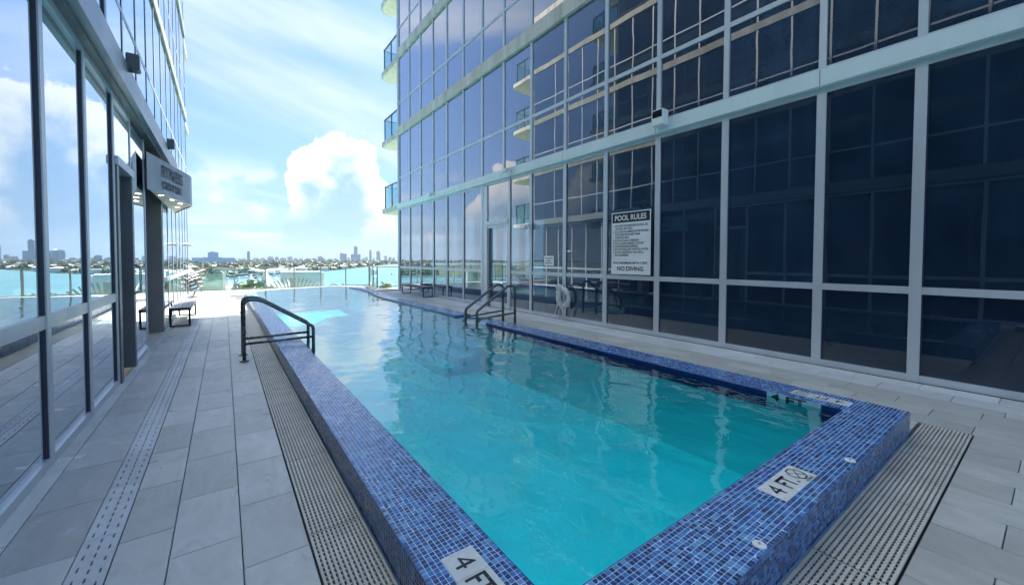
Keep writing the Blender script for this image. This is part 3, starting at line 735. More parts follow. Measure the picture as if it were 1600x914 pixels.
B('pier_joint', pier, (XL-0.32, 10.843, 0.02), (XL-0.306, 10.849, 3.3), 'black')
Yl2 = [11.10, 12.17, 13.2, 14.23, 15.26, 16.29, 17.32, 18.45]
for y in Yl2[1:]:
    vbar(lt, XL, y, 0, 3.46, 0.07, sgn=-1); B('gasket', lt, (XL+0.003, y-0.049, 0.05), (XL-0.045, y-0.0353, 3.42), 'alum_dark')
for ya, yb in zip(Yl2[:-1], Yl2[1:]): lbay(ya, yb)
# slab fascias
B('slab_band', lt, (XL-0.2, -3.2, 3.50), (XL+0.16, 18.55, 3.80), 'band_grey')
B('band_soffit', lt, (XL-0.2, -3.2, 3.462), (XL+0.09, 18.54, 3.499), 'char')
FLL = [(3.50, 3.80), (6.40, 6.66), (9.35, 9.61), (12.3, 12.56)]
for a, b_ in FLL[1:]: B('slab_band', lt, (XL-0.2, -3.2, a), (XL+0.035, 18.55, b_), 'band_far')
Yl = [4.27+1.03*k for k in range(-7, 14)]; Yl[-1] = 18.45
for k in range(3):
    z0, z1 = FLL[k][1], FLL[k+1][0]; zt = z0+0.95
    for y in Yl:
        vbar(lt, XL, y, z0, z1, 0.06, sgn=-1); B('gasket', lt, (XL+(0.012 if y < 7 else 0.003), y-0.040, z0), (XL-0.045, y-0.0303, z1), 'alum_dark')
    for ya, yb in zip(Yl[:-1], Yl[1:]):
        B('transom', lt, (XL-0.045, ya+0.03, zt-0.028), (XL+0.005, yb-0.03, zt+0.028), 'alum')
        bay(lt, XL, ya, yb, z0, zt-0.03, 'glass_left', -1, 0.06); bay(lt, XL, ya, yb, zt+0.03, z1, 'glass_left', -1, 0.06)
B('core', lt, (-16, -3.1, 0.0), (XL-1.3, 18.40, 15.2), 'carpet'); B('core_upper', lt, (XL-1.3, -3.1, 3.8), (XL-0.06, 18.40, 15.2), 'carpet')
B('core_lower', lt, (XL-1.3, -3.1, 0), (XL-0.3, 6.6, 3.45), 'carpet'); B('core_lower', lt, (XL-1.3, 11.09, 0), (XL-0.06, 18.4, 3.45), 'carpet')
B('core_lower', lt, (XL-1.3, 7.67, 0), (XL-0.06, 8.9, 3.45), 'carpet')
B('upper_storeys', lt, (XL-0.055, -3.1, 12.56), (XL+0.01, 18.45, 15.2), 'glass_left')
B('end_wall', lt, (-16, -3.4, 0), (XL-0.05, -3.25, 15.2), 'bone')
B('roof_edge', lt, (-16, -3.2, 15.2), (XL+0.08, 18.55, 15.5), 'band_stain')
for z in (3.5, 6.38, 9.33, 12.28): balcony(lt, XL-6, XL-0.02, 18.56, 20.9, z, 'L')

# fitness centre canopy: bowed metal fascia with lights under it
cn = thing('entrance_canopy', 'bowed grey metal canopy reading FITNESS CENTER above the left entrance', 'canopy', (-0.9, 10.6, 2.62))
plan = fillet([(XL+0.06, 8.72), (-0.66, 10.25), (-0.50, 10.85), (-0.60, 11.6), (XL+0.06, 13.1)], 0.55, 10) if False else None
pl = [Vector(q) for q in fillet([(XL+0.058, 8.72, 0), (-0.655, 10.25, 0), (-0.50, 10.95, 0), (-0.66, 11.65, 0), (XL+0.058, 13.1, 0)], 0.45, 8)]
zb, zt_ = 2.63, 3.235
n_ = len(pl)
V = [(q.x, q.y, z) for z in (zb, zt_) for q in pl] + [(max(q.x-0.03, XL+0.057), q.y, z) for z in (zb, zt_) for q in pl]
F = [(i, i+1, n_+i+1, n_+i) for i in range(n_-1)] + [(2*n_+i+1, 2*n_+i, 3*n_+i, 3*n_+i+1) for i in range(n_-1)]
F += [(n_+i, n_+i+1, 3*n_+i+1, 3*n_+i) for i in range(n_-1)] + [(i+1, i, 2*n_+i, 2*n_+i+1) for i in range(n_-1)]
pyd('fascia', V, F, 'fascia', cn, (0, 0, 0), False)
inner = [(max(q.x-0.031, XL+0.0575), q.y) for q in pl]
prism('canopy_soffit', cn, inner, zb+0.02, zb+0.05, 'soffit'); prism('canopy_top', cn, inner, zt_-0.06, zt_-0.03, 'band_grey')
for (x, y) in ((-0.90, 9.55), (-0.80, 10.15), (-0.72, 10.75), (-0.82, 11.5)):
    d = lathe('downlight', cn, [(0.05, 0), (0.05, 0.004), (0.04, 0.006)], (x, y, zb+0.0195), (0, 0, -1), 'white', 16)
    lathe('lamp', d, [(0.038, 0), (0.036, 0.002)], (x, y, zb+0.0132), (0, 0, -1), 'lit', 16)
# lettering follows the flat flank of the bow
fa, fb = Vector((XL+0.058, 8.72, 0)), Vector((-0.655, 10.25, 0)); fb = pl[2]
q0 = Vector((-0.655-0.0, 10.25, 0)); dirx = (Vector((-0.655, 10.25, 0))-fa).normalized(); nrm = Vector((dirx.y, -dirx.x, 0))
for s, z, w_, off, hgt in (('FITNESS', 2.945, 0.98, 0.0, 0.285), ('CENTER', 2.75, 0.96, 0.0, 0.175)):
    st_ = fa + dirx*0.60 + nrm*0.012
    o = text('lettering', cn, s, hgt, (st_.x, st_.y, z), dirx, (0, 0, 1), 'print', w_, 0.008)

# ------------------------------------------------------------------ signs
sg = thing('pool_rules_sign', 'white pool rules sign with black POOL RULES header fixed on the dark glass', 'sign', (XR-0.07, 5.3, 1.2))
SX = XR-0.062; sy0, sy1, sz0, sz1 = 5.80, 4.815, 1.195, 2.51
bevbox('panel', sg, (SX, sy1, sz0), (SX+0.008, sy0, sz1), 'white', 0.003)
B('header', sg, (SX-0.0015, sy1+0.022, 2.29), (SX-0.0005, sy0-0.022, 2.49), 'print')
TX = SX-0.003
def st(s, size, y, z, width=None, bold=0.0, matn='print', al='LEFT'):
    return text('lettering', sg, s, size, (TX, y, z), (0, -1, 0), (0, 0, 1), matn, width, bold, al)
st('POOL RULES', 0.155, 5.715, 2.335, 0.79, 0.0035, 'white')
lines = ['1. NO FOOD OR BEVERAGES IN POOL OR', '    ON POOL WET DECK.', '2. NO GLASS OR ANIMALS IN THE FENCED', '    POOL AREA OR 50 FEET FROM', '    UNFENCED AREA.', '3. BATHING LOAD: 15 PERSONS.',
         '4. POOL HOURS: SUNRISE TO SUNSET', '5. SHOWER BEFORE ENTERING.', '6. DO NOT SWALLOW THE POOL WATER.', '7. DO NOT USE POOL IF YOU ARE ILL', '    WITH DIARRHEA.']
for i, s in enumerate(lines): st(s, 0.058, 5.755, 2.20-i*0.062, None, 0.0012)
for o in [q for q in sg.children if q.name.startswith('lettering')][1:]: o.scale = (1, 0.80, 1)
st('POOL MAXIMUM DEPTH: 5 FEET', 0.062, 5.745, 1.415, 0.86, 0.0016)
st('NO DIVING', 0.120, 5.645, 1.275, 0.66, 0.003)
ns = thing('notice', 'small square white paper notice taped to the glass beside the lobby door', 'notice', (XR-0.01, 7.94, 1.35))
B('sheet', ns, (XR-0.004, 7.75, 1.345), (XR-0.001, 8.13, 1.60), 'white')
for k, wd in enumerate((0.30, 0.18, 0.27)):
    B('print_line', ns, (XR-0.0065, 7.94-wd/2, 1.53-k*0.065), (XR-0.0045, 7.94+wd/2, 1.548-k*0.065), 'print')

# ------------------------------------------------------------------ lights and cameras on the walls
def flood(x, y, z, label, s=-1):
    g_ = thing('floodlight', label, 'lamp', (x, y, z), 'floodlights on the left tower fascia')
    bevbox('housing', g_, (x+0.10, y-0.07, z+0.04), (x+0.22, y+0.09, z+0.23), 'grey', 0.02)
    B('lens', g_, (x+0.221, y-0.05, z+0.06), (x+0.225, y+0.07, z+0.21), 'lens')
    tube('bracket', g_, fillet([(x+0.0, y, z+0.07), (x+0.06, y, z+0.01), (x+0.15, y, z+0.05)], 0.04), 0.024, 'grey', 8)
    bevbox('base', g_, (x+0.001, y-0.06, z-0.03), (x+0.035, y+0.06, z+0.12), 'grey', 0.01)
flood(XL+0.04, 6.60, 3.71, 'dark floodlight on the left fascia, the one high above the door')
flood(XL+0.04, 10.75, 3.71, 'dark floodlight on the left fascia just above the entrance canopy')
wl = thing('wall_lamp', 'white square wall lamp with dark front on the right tower band', 'lamp', (XR-0.12, 4.55, 4.05))
bevbox('housing', wl, (XR-0.30, 4.42, 4.02), (XR-0.1155, 4.66, 4.32), 'white', 0.02)
B('lens', wl, (XR-0.26, 4.663, 4.17), (XR-0.15, 4.667, 4.30), 'lens'); B('lens', wl, (XR-0.306, 4.44, 4.17), (XR-0.301, 4.64, 4.30), 'lens')
def camdome(x, y, z, label, grp='security cameras'):
    g_ = thing('security_camera', label, 'camera', (x, y, z), grp)
    bevbox('mount', g_, (x-0.05, y-0.05, z-0.05), (x-0.001, y+0.05, z+0.08), 'white', 0.008)
    tube('arm', g_, fillet([(x-0.04, y, z+0.03), (x-0.13, y, z+0.05), (x-0.15, y, z)], 0.03), 0.018, 'white', 8)
    b_ = bevbox('body', g_, (x-0.21, y-0.02, z-0.07), (x-0.10, y+0.24, z+0.035), 'white', 0.025)
    lathe('lens', b_, [(0.035, 0), (0.030, 0.01)], (x-0.155, y+0.235, z-0.018), (0, 1, 0), 'lens', 12)
camdome(XR-0.116, 9.5, 4.1, 'white security camera on the right tower band above the door')
camdome(XR-0.116, 14.75, 4.08, 'white security camera on the right tower band above the far bench')
camdome(XR-0.056, 8.66, 2.42, 'white security camera on the mullion right of the lobby door')
pl_ = thing('disc_lamp', 'small white disc lamp on an arm near the far end of the left tower', 'lamp', (XL+0.05, 15.26, 1.93))
tube('arm', pl_, [(XL+0.056, 15.26, 1.93), (XL+0.14, 15.26, 1.95)], 0.015, 'white', 8)
lathe('shade', pl_, [(0.15, 0), (0.155, 0.015), (0.14, 0.05), (0.05, 0.07)], (XL+0.18, 15.26, 1.90), (0, 0, 1), 'white', 20)
lathe('diffuser', pl_, [(0.12, 0), (0.10, 0.01)], (XL+0.18, 15.26, 1.899), (0, 0, -1), 'grey', 20)

# ------------------------------------------------------------------ handrails
def rail_left(y, label):
    h = thing('pool_handrail', label, 'handrail', (0.22, y, 0), 'handrails at the pool edge')
    path = fillet([(0.22, y, 0.0), (0.22, y, 0.90), (0.42, y, 0.90), (1.125, y, 0.44), (1.14, y, 0.40), (1.14, y, -0.45)], 0.16, 8)
    tube('rail', h, path, 0.024, 'bronze', 12)
    tube('crossbar', h, [(0.235, y, 0.255), (1.125, y, 0.27)], 0.019, 'bronze', 10)
    lathe('base_flange', h, [(0.062, 0), (0.062, 0.006), (0.030, 0.018), (0.027, 0.018)], (0.22, y, 0.0015), (0, 0, 1), 'bronze', 18)
rail_left(7.0, 'dark bronze pool handrail on the left deck, nearer of the pair')
rail_left(7.48, 'dark bronze pool handrail on the left deck, farther of the pair')
def rail_right(y, label):
    h = thing('pool_handrail', label, 'handrail', (5.53, y, 0), 'handrails at the pool edge')
    path = fillet([(5.54, y, 0.0), (5.54, y, 0.86), (5.36, y, 0.90), (4.53, y, 0.38), (4.50, y, 0.33), (4.50, y, -0.02), (4.75, y, -0.11)], 0.14, 8)
    tube('rail', h, path, 0.031, 'steel' if 'steel' in M else 'bronze2', 12)
    tube('crossbar', h, [(4.51, y, 0.18), (5.53, y, 0.25)], 0.021, 'bronze2', 10)
    lathe('base_flange', h, [(0.062, 0), (0.062, 0.006), (0.030, 0.018), (0.027, 0.018)], (5.54, y, 0.0015), (0, 0, 1), 'bronze2', 18)
M['bronze2'] = plain('weathered grey rail metal', (0.13, 0.15, 0.145), 0.30, 0.6, 0.2, 6.0)
rail_right(7.55, 'grey pool handrail at the right steps, nearer of the pair')
rail_right(8.05, 'grey pool handrail at the right steps, farther of the pair')

# ------------------------------------------------------------------ benches
def bench(label, x0, x1, y0, y1):
    b_ = thing('bench', label, 'bench', ((x0+x1)/2, (y0+y1)/2, 0), 'benches by the pool')
    z = 0.42
    for y in (y0+0.01, y1-0.05):
        V, F = [], []
        tube_data([(x0+0.025, y+0.02, 0.012), (x0+0.025, y+0.02, z-0.06)], 0.02, 4, V, F); o = pyd('leg', V, F, 'black', b_, (0, 0, 0))
        V, F = [], []; tube_data([(x1-0.025, y+0.02, 0.012), (x1-0.025, y+0.02, z-0.06)], 0.02, 4, V, F); pyd('leg', V, F, 'black', b_, (0, 0, 0))
        B('foot_bar', b_, (x0+0.01, y, 0.001), (x1-0.01, y+0.04, 0.03), 'black')
    B('frame', b_, (x0, y0, z-0.065), (x1, y1, z-0.0225), 'black')
    n = 4; wd = (x1-x0)/n
    for i in range(n): bevbox('slat', b_, (x0+i*wd+0.003, y0, z-0.022), (x0+(i+1)*wd-0.003, y1, z), 'slat', 0.004, 1)
bench('low dark slatted bench beside the left glass wall', -1.0, -0.62, 11.45, 13.65)
bench('low dark slatted bench below the far right glass wall', 6.30, 6.72, 14.65, 17.0)

# ------------------------------------------------------------------ life ring
lr = thing('life_ring', 'white life ring with loose rope hanging on a mullion of the right wall', 'life ring', (6.80, 7.25, 0.3))
bm = bmesh.new(); V = []; F = []
cx_, cy_, cz_ = 6.80, 7.25, 0.56; R0, r0 = 0.190, 0.056
NS, NT = 36, 12
for i in range(NS):
    a = 2*math.pi*i/NS
    for k in range(NT):
        b_ = 2*math.pi*k/NT; rr = R0+r0*math.cos(b_)
        V.append((cx_+r0*0.8*math.sin(b_), cy_+rr*math.cos(a), cz_+1.12*rr*math.sin(a)))
for i in range(NS):
    for k in range(NT): F.append((i*NT+k, i*NT+(k+1) % NT, ((i+1) % NS)*NT+(k+1) % NT, ((i+1) % NS)*NT+k))
bm.free(); pyd('ring', V, F, 'ring', lr, (0, 0, 0), True)
for a in (0.6, 2.5, 3.9, 5.5):
    yy, zz = cy_+R0*math.cos(a), cz_+1.12*R0*math.sin(a); V = []; F = []
    lp = [(cx_+0.075*math.cos(q), yy+0.078*math.sin(q)*math.cos(a), zz+0.078*math.sin(q)*math.sin(a)) for q in np.linspace(0, 2*math.pi, 13)]
    tube('rope_band', lr, lp, 0.012, 'rope', 6)
def squig(pts, amp):
    out = []
    for q in fillet(pts, 0.12, 5): out.append((q[0]+random.uniform(-amp, amp), q[1]+random.uniform(-amp, amp), q[2]+random.uniform(-amp, amp)))
    return out
for pts in ([(6.76, 7.36, 0.82), (6.72, 7.33, 0.55), (6.72, 7.40, 0.28), (6.74, 7.50, 0.13)], [(6.76, 7.34, 0.84), (6.71, 7.28, 0.5), (6.73, 7.22, 0.3), (6.74, 7.18, 0.09)],
            [(6.75, 7.30, 0.86), (6.70, 7.35, 0.45), (6.73, 7.16, 0.22), (6.75, 7.14, 0.10)], [(6.76, 7.38, 0.80), (6.72, 7.22, 0.42), (6.74, 7.36, 0.16), (6.78, 7.34, 0.04)],
            [(6.76, 7.12, 0.34), (6.74, 7.10, 0.2), (6.75, 7.22, 0.05)], [(6.76, 7.40, 0.72), (6.71, 7.27, 0.58), (6.71, 7.36, 0.44), (6.72, 7.24, 0.32)]):
    tube('rope', lr, squig(pts, 0.008), 0.010, 'rope', 6)
V = []
loop = [(6.74, 7.36+0.07*math.cos(a), 0.83+0.06*math.sin(a)) for a in np.linspace(0, 4*math.pi, 26)]
tube('rope', lr, [(x+random.uniform(-.015, .015), y+random.uniform(-.012, .012), z) for x, y, z in loop], 0.016, 'rope', 6)
tube('hook', lr, [(XR-0.055, 7.25, 0.86), (6.80, 7.25, 0.84), (6.79, 7.25, 0.87)], 0.008, 'chrome', 6)

# caution sign standing inside behind the glass
cs = thing('floor_sign', 'yellow folding floor sign standing inside behind the dark glass', 'sign', (7.16, 2.0, 0))
for s in (-1, 1):
    pyd('sign_leaf', [(7.16+s*0.13, 1.86, 0.01), (7.16+s*0.13, 2.05, 0.01), (7.16+s*0.02, 2.02, 0.60), (7.16+s*0.02, 1.90, 0.60),
        (7.16+s*0.145, 1.86, 0.01), (7.16+s*0.145, 2.05, 0.01), (7.16+s*0.035, 2.02, 0.60), (7.16+s*0.035, 1.90, 0.60)],
        [(0, 1, 2, 3), (4, 7, 6, 5), (0, 4, 5, 1), (1, 5, 6, 2), (2, 6, 7, 3), (3, 7, 4, 0)], 'yellow', cs, (0, 0, 0))
B('print_block', cs, (7.062, 1.92, 0.26), (7.068, 2.0, 0.36), 'print')

# ------------------------------------------------------------------ glass balustrade
def balustrade(label, pts, zb_=0.0, zt_=1.08, sides=1.27):
    g_ = thing('glass_balustrade', label, 'railing', (pts[0][0], pts[0][1], 0), 'glass railings at the terrace edge')
    for a, b_ in zip(pts[:-1], pts[1:]):
        a, b_ = Vector((*a, 0)), Vector((*b_, 0)); d = b_-a; L_ = d.length; n = max(1, round(L_/sides)); ang = math.atan2(d.y, d.x)
        def rb(name, s0, s1, hw, z0, z1, mt):
            o = link(name, cube(M[mt]), None, g_, a+d.normalized()*((s0+s1)/2)+Vector((0, 0, (z0+z1)/2))); o.scale = (s1-s0, hw*2, z1-z0); o.rotation_euler[2] = ang
        for i in range(n+1): rb('post', L_*i/n-0.025, L_*i/n+0.025, 0.03, zb_, zt_-0.001, 'post')
        for i in range(n): rb('glass_panel', L_*i/n+0.03, L_*(i+1)/n-0.03, 0.006, zb_+0.08, zt_-0.03, 'glass_rail')
        rb('top_rail', -0.03, L_+0.03, 0.035, zt_, zt_+0.04, 'post'); rb('bottom_rail', 0.03, L_-0.03, 0.02, zb_+0.03, zb_+0.075, 'post')
M['post'] = plain('pale bronze rail post', (0.30, 0.30, 0.26), 0.45, 0.3)
balustrade('long glass balustrade with slim posts behind the far end of the pool', [(-3.41, 23.4), (6.75, 23.4)])
balustrade('short glass balustrade turning back to the right tower corner', [(6.75, 23.32), (6.52, 21.15), (12.6, 20.9)], 0, 1.08, 1.25)
sc_ = thing('glass_windscreen', 'frosted green glass screen with white posts just beyond the balustrade', 'screen', (-0.5, 24.6, -0.3))
B('pane', sc_, (-0.90, 24.59, -0.9), (-0.06, 24.61, 0.78), 'glass_screen')
for x in (-0.95, -0.02): bevbox('post', sc_, (x-0.05, 24.55, -0.9), (x+0.07, 24.67, 0.80), 'white', 0.01)

# ------------------------------------------------------------------ stacked sun loungers
def lounger(label, x, y, z, rz, tilt):
    g_ = thing('sun_lounger', label, 'sun lounger', (x, y, z), 'stacked sun loungers'); g_.rotation_euler = (0, tilt, rz)
    def P(name, pts, rad, mt): V, F = tube_data(pts, rad, 6); o = pyd(name, V, F, mt, None, None, True); o.parent = g_; return o
    for s in (-0.3, 0.3):
        P('side_rail', fillet([(-0.9, s, 0.20), (0.25, s, 0.20), (0.85, s, 0.42)], 0.3), 0.022, 'sling')
        for px2 in (-0.75, 0.55): P('leg', fillet([(px2-0.08, s, 0.0), (px2, s, 0.06), (px2+0.05, s, 0.2)], 0.05), 0.018, 'sling')
        P('arm_rest', fillet([(-0.1, s*1.08, 0.2), (0.0, s*1.12, 0.36), (0.35, s*1.12, 0.38), (0.5, s*1.08, 0.27)], 0.1), 0.02, 'sling')
    V = []; F = []
    prof = [(-0.9, 0.205), (-0.3, 0.185), (0.2, 0.195), (0.5, 0.29), (0.85, 0.41)]
    for q, (a, zz) in enumerate(prof): V += [(a, -0.28, zz), (a, 0.28, zz), (a, -0.28, zz+0.012), (a, 0.28, zz+0.012)]
    for q in range(len(prof)-1):
        i = q*4; F += [(i, i+4, i+5, i+1), (i+2, i+3, i+7, i+6), (i, i+2, i+6, i+4), (i+1, i+5, i+7, i+3)]
    o = pyd('sling', V, F, 'sling', None); o.parent = g_
for k, lab in enumerate(('pale sun lounger at the bottom of the far left stack', 'pale sun lounger second from the bottom of the far left stack', 'pale sun lounger in the middle of the far left stack', 'pale sun lounger second from the top of the far left stack', 'pale sun lounger leaning on top of the far left stack')):
    lounger(lab, -1.55+0.03*k, 20.2+0.05*(k % 2), 0.002+k*0.145, R(4+7*(k % 3)), R(-1.5*k))

# ------------------------------------------------------------------ the bay and the city beyond
ZW = -25.0
def pol(a, d, z=ZW): return Vector((math.sin(R(a))*d, math.cos(R(a))*d, z))
bay_ = pyd('bay_water', [(-40000, -40000, ZW), (40000, -40000, ZW), (40000, 40000, ZW), (-40000, 40000, ZW)], [(0, 1, 2, 3)], 'bay'); tag(bay_, kind='structure')
def land(name, shore, back, z=ZW+0.9):
    pts = [pol(a, d, z) for a, d in shore]+[pol(a, d, z) for a, d in back[::-1]]
    low = [Vector((q.x, q.y, ZW-1)) for q in pts]; n = len(pts)
    o = pyd(name, pts+low, [tuple(range(n))]+[(i, n+i, n+(i+1) % n, (i+1) % n) for i in range(n)], 'land'); return tag(o, kind='structure')
land('island', [(-40, 620), (-12, 640), (-4, 700), (0, 690), (4, 720), (6, 800), (9, 940), (12, 1040), (14, 1250), (17, 1700), (20, 2400), (26, 2900), (50, 3000)],
     [(-40, 1900), (-8, 2100), (4, 2200), (14, 2500), (20, 3000), (26, 3400), (50, 3600)])
land('far_shore', [(-60, 3400), (-20, 3100), (0, 3000), (12, 3300), (18, 3800), (30, 4200), (60, 4000)], [(-60, 9000), (-20, 9000), (0, 9000), (30, 9000), (60, 9000)])
land('near_shore', [(-60, 75), (-10, 75), (5, 75), (20, 75), (60, 75)], [(-60, 230), (-10, 235), (4, 250), (8, 262), (13, 150), (20, 140), (60, 150)])
# woods (nobody could count them)
def clumps(name, spots, size, matn, quads=14):
    V = []; F = []
    for (x, y, z), s in spots:
        for _ in range(quads):
            d = rng.normal(size=3); d /= np.linalg.norm(d); d[2] = abs(d[2])*0.9
            c = np.array((x, y, z))+d*s*rng.uniform(0.45, 1.0)*np.array((1, 1, 0.75))
            t1 = np.cross(d, (0.2, 0.3, 1)); t1 /= np.linalg.norm(t1)+1e-6; t2 = np.cross(d, t1); q = s*rng.uniform(0.28, 0.5); i = len(V)
            V.extend([c-t1*q-t2*q, c+t1*q-t2*q*.8, c+t1*q*.9+t2*q, c-t1*q*.8+t2*q]); F.append((i, i+1, i+2, i+3))
    return tag(pyd(name, V, F, matn), kind='stuff')
sp = []
def back_at(a): return np.interp(a, (-40, -8, 4, 14, 20, 26, 50), (1900, 2100, 2200, 2500, 3000, 3400, 3600))
def shore_at(a): return np.interp(a, (-40, -12, -4, 0, 4, 6, 9, 12, 14, 17, 20, 26, 50), (620, 640, 700, 690, 720, 800, 940, 1040, 1250, 1700, 2400, 2900, 3000))
for _ in range(3800):
    a = rng.uniform(-24, 34); s0, b0 = shore_at(a), back_at(a); d = s0+12+(b0-s0-20)*rng.random()**1.5
    s = rng.uniform(4, 9)*(0.75+d/3000); q = pol(a, d, ZW+0.9+s*0.45); sp.append(((q.x, q.y, q.z), s))
clumps('island_woods', sp, 8, 'leaf_far', 9)
sp = []
for _ in range(2200):
    a = rng.uniform(-35, 45); d = np.interp(a, (-60, -20, 0, 12, 18, 30, 60), (3400, 3100, 3000, 3300, 3800, 4200, 4000))+rng.uniform(10, 1500)
    s = rng.uniform(9, 20); q = pol(a, d, ZW+s*0.5); sp.append(((q.x, q.y, q.z), s))
clumps('far_woods', sp, 14, 'leaf_far', 6)
# villas on the island
random.seed(21)
colours = ['white', 'cream', 'pale grey', 'sandy']
for k in range(58):
    a = -4+ (k*0.6180339 % 1)*25; s0 = shore_at(a); d = s0+8+random.random()**1.8*(back_at(a)-s0)*0.6
    q = pol(a, d); wd, dp, ht = random.uniform(14, 30), random.uniform(10, 16), random.uniform(5, 9)
    g_ = thing('villa', 'white waterfront villa among the trees of the island across the bay', 'house', (q.x, q.y, ZW+0.9), 'villas on the island', 0)
    g_.rotation_euler[2] = R(random.uniform(-25, 25)-a)
    o = link('wall', cube(M['villa']), None, g_); o.location = (0, 0, ht/2); o.scale = (wd, dp, ht)
    hr = random.uniform(1.2, 3.2)
    pyd('roof', [(-wd/2-.8, -dp/2-.8, ht), (wd/2+.8, -dp/2-.8, ht), (wd/2+.8, dp/2+.8, ht), (-wd/2-.8, dp/2+.8, ht), (-wd/2+dp/2, 0, ht+hr), (wd/2-dp/2, 0, ht+hr)],
        [(0, 1, 5, 4), (1, 2, 5), (2, 3, 4, 5), (3, 0, 4), (3, 2, 1, 0)], random.choice(('roof_far', 'villa', 'villa')), None).parent = g_
# skyline
def tower_b(name, label, az0, az1, dist, top, matn, cap=None, round_=False, depth=0.8, group='skyline towers', base=None):
    ac = (az0+az1)/2; c = pol(ac, dist); wd = dist*R(az1-az0)
    g_ = thing(name, label, 'building', (c.x, c.y, ZW), group); g_.rotation_euler[2] = -R(ac)
    h = top-ZW
    def bx(nm, x0, x1, z0, z1, mt, dd=depth):
        o = link(nm, cube(M[mt]), None, g_); o.location = ((x0+x1)/2, 0, (z0+z1)/2); o.scale = (x1-x0, wd*dd, z1-z0); return o
    if round_:
        V = []; F = []; n = 14
        prof = [(1.0, 0), (1.0, 0.80), (0.94, 0.89), (0.80, 0.95), (0.55, 1.0)]
        for rr, zz in prof:
            for i in range(n): V.append((wd/2*rr*math.cos(2*math.pi*i/n), wd/2*rr*math.sin(2*math.pi*i/n), zz*h))
        for j in range(len(prof)-1):
            for i in range(n): F.append((j*n+i, j*n+(i+1) % n, (j+1)*n+(i+1) % n, (j+1)*n+i))
        F.append(tuple((len(prof)-1)*n+i for i in range(n)))
        o = pyd('shaft', V, F, matn); o.parent = g_
    else:
        bx('shaft', -wd/2, wd/2, 0, h, matn)
        bx('roof_plant', -wd/4, wd/5, h, h+max(3, h*0.05), matn, depth*0.5)
    if base:
        bx('podium', -wd*base[0], wd*base[0], 0, base[1]-ZW, matn, depth*1.4)
    return g_
def hz_(py, dist, az_): return 1.5+(404.5-py)/623*dist*math.cos(R(az_-35.83))      # height from a measured elevation angle
def T(p0, p1, py, dist, matn, label, **kw):
    az_ = lambda px: 35.83+math.degrees(math.atan((px-800)/623))
    a0, a1 = az_(p0), az_(p1); return tower_b('skyline_tower', label, a0, a1, dist, hz_(py, dist, (a0+a1)/2), matn, **kw)
T(325, 341.5, 394, 3000, 'tw_blue', 'broad blue tower block rising behind the long arena building')
T(300, 367, 402.5, 2850, 'tw_blue', 'long low blue arena building at the left of the skyline', depth=0.3)
T(386, 391, 393, 3600, 'tw_grey', 'slim lone grey tower left of the middle of the skyline')
T(531, 542, 394, 4300, 'tw_blue', 'rounded blue tower block with domed top on the skyline', round_=True)
T(553, 559, 385, 4300, 'tw_blue', 'tallest blue tower of the skyline rising from a wide base', base=(1.25, hz_(396.5, 4300, 14.5)))
T(577, 581, 389.5, 4700, 'tw_grey', 'slim grey tower with rounded top, left of two twins', round_=True)
T(588, 594.5, 391, 4700, 'tw_grey', 'slim grey tower with rounded top, right of two twins', round_=True)
T(621, 631, 394, 4500, 'tw_white', 'pale tower at the right end of the skyline beside the glass corner')
names = 'pale mid rise apartment block in the row along the far shore'
x = 396
random.seed(5)
while x < 500:
    wd = random.uniform(5, 10); T(x, x+wd, random.uniform(400.5, 403.5), random.uniform(3600, 4100), random.choice(('tw_white', 'tw_grey', 'tw_white')), names); x += wd+random.uniform(1.5, 4)
for x, wd, py in ((503, 6, 403), (512, 8, 404), (521, 6, 403.5), (543, 4, 402), (566, 5, 402.5), (571, 4, 401), (583, 3, 402), (600, 5, 399), (607, 5, 401), (613, 4, 402), (370, 8, 404), (379, 5, 403.5), (288, 8, 403)):
    T(x, x+wd, py, 4000+wd*40, 'tw_white' if wd % 2 else 'tw_beige', names)
# white sheds and market roofs on the near part of the island, marina
def box_b(name, label, cat, a, d, wd, dp, z1, matn, group=None, z0=ZW, roof=None):
    c = pol(a, d, z0); g_ = thing(name, label, cat, (c.x, c.y, z0), group); g_.rotation_euler[2] = -R(a)
    o = link('wall', cube(M[matn]), None, g_); o.location = (0, 0, (z1-z0)/2); o.scale = (wd, dp, z1-z0)
    o = link('roof_edge', cube(M['white']), None, g_); o.location = (0, 0, z1-z0+0.2); o.scale = (wd+0.5, dp+0.5, 0.4)
    return g_
box_b('white_building', 'blank off white box building by the water behind the fan of slats', 'building', 7.9, 250, 19.0, 14, -5.6, 'bone')
box_b('white_building', 'narrow white building beside the big blank box building', 'building', 10.1, 262, 4.5, 8, -6.4, 'villa')
box_b('garden_building', 'low pale building with flat roof among the trees at far left', 'building', 0.1, 820, 30, 14, -13.5, 'bone')
box_b('garden_building', 'low white pavilion with an orange roof by the marina', 'building', 3.6, 760, 26, 12, -19.5, 'villa')
o = [q for q in bpy.data.objects if q.get('label') == 'low white pavilion with an orange roof by the marina'][0]
q = link('orange_canopy', cube(M['orange']), None, o); q.location = (2, -4, 7.3); q.scale = (22, 16, 2.2)
for k, (a, d, wd) in enumerate(((1.6, 760, 38), (-2.2, 830, 26), (2.6, 850, 22), (5.0, 860, 20), (-0.9, 960, 24))):
    box_b('market_shed', ('long white shed roof left of the orange pavilion', 'white shed at the far left edge of the island', 'white shed behind the orange pavilion', 'white shed right of the orange pavilion', 'white shed deep among the trees at left')[k], 'building', a, d, wd, 14, ZW+6+k % 3, 'villa')
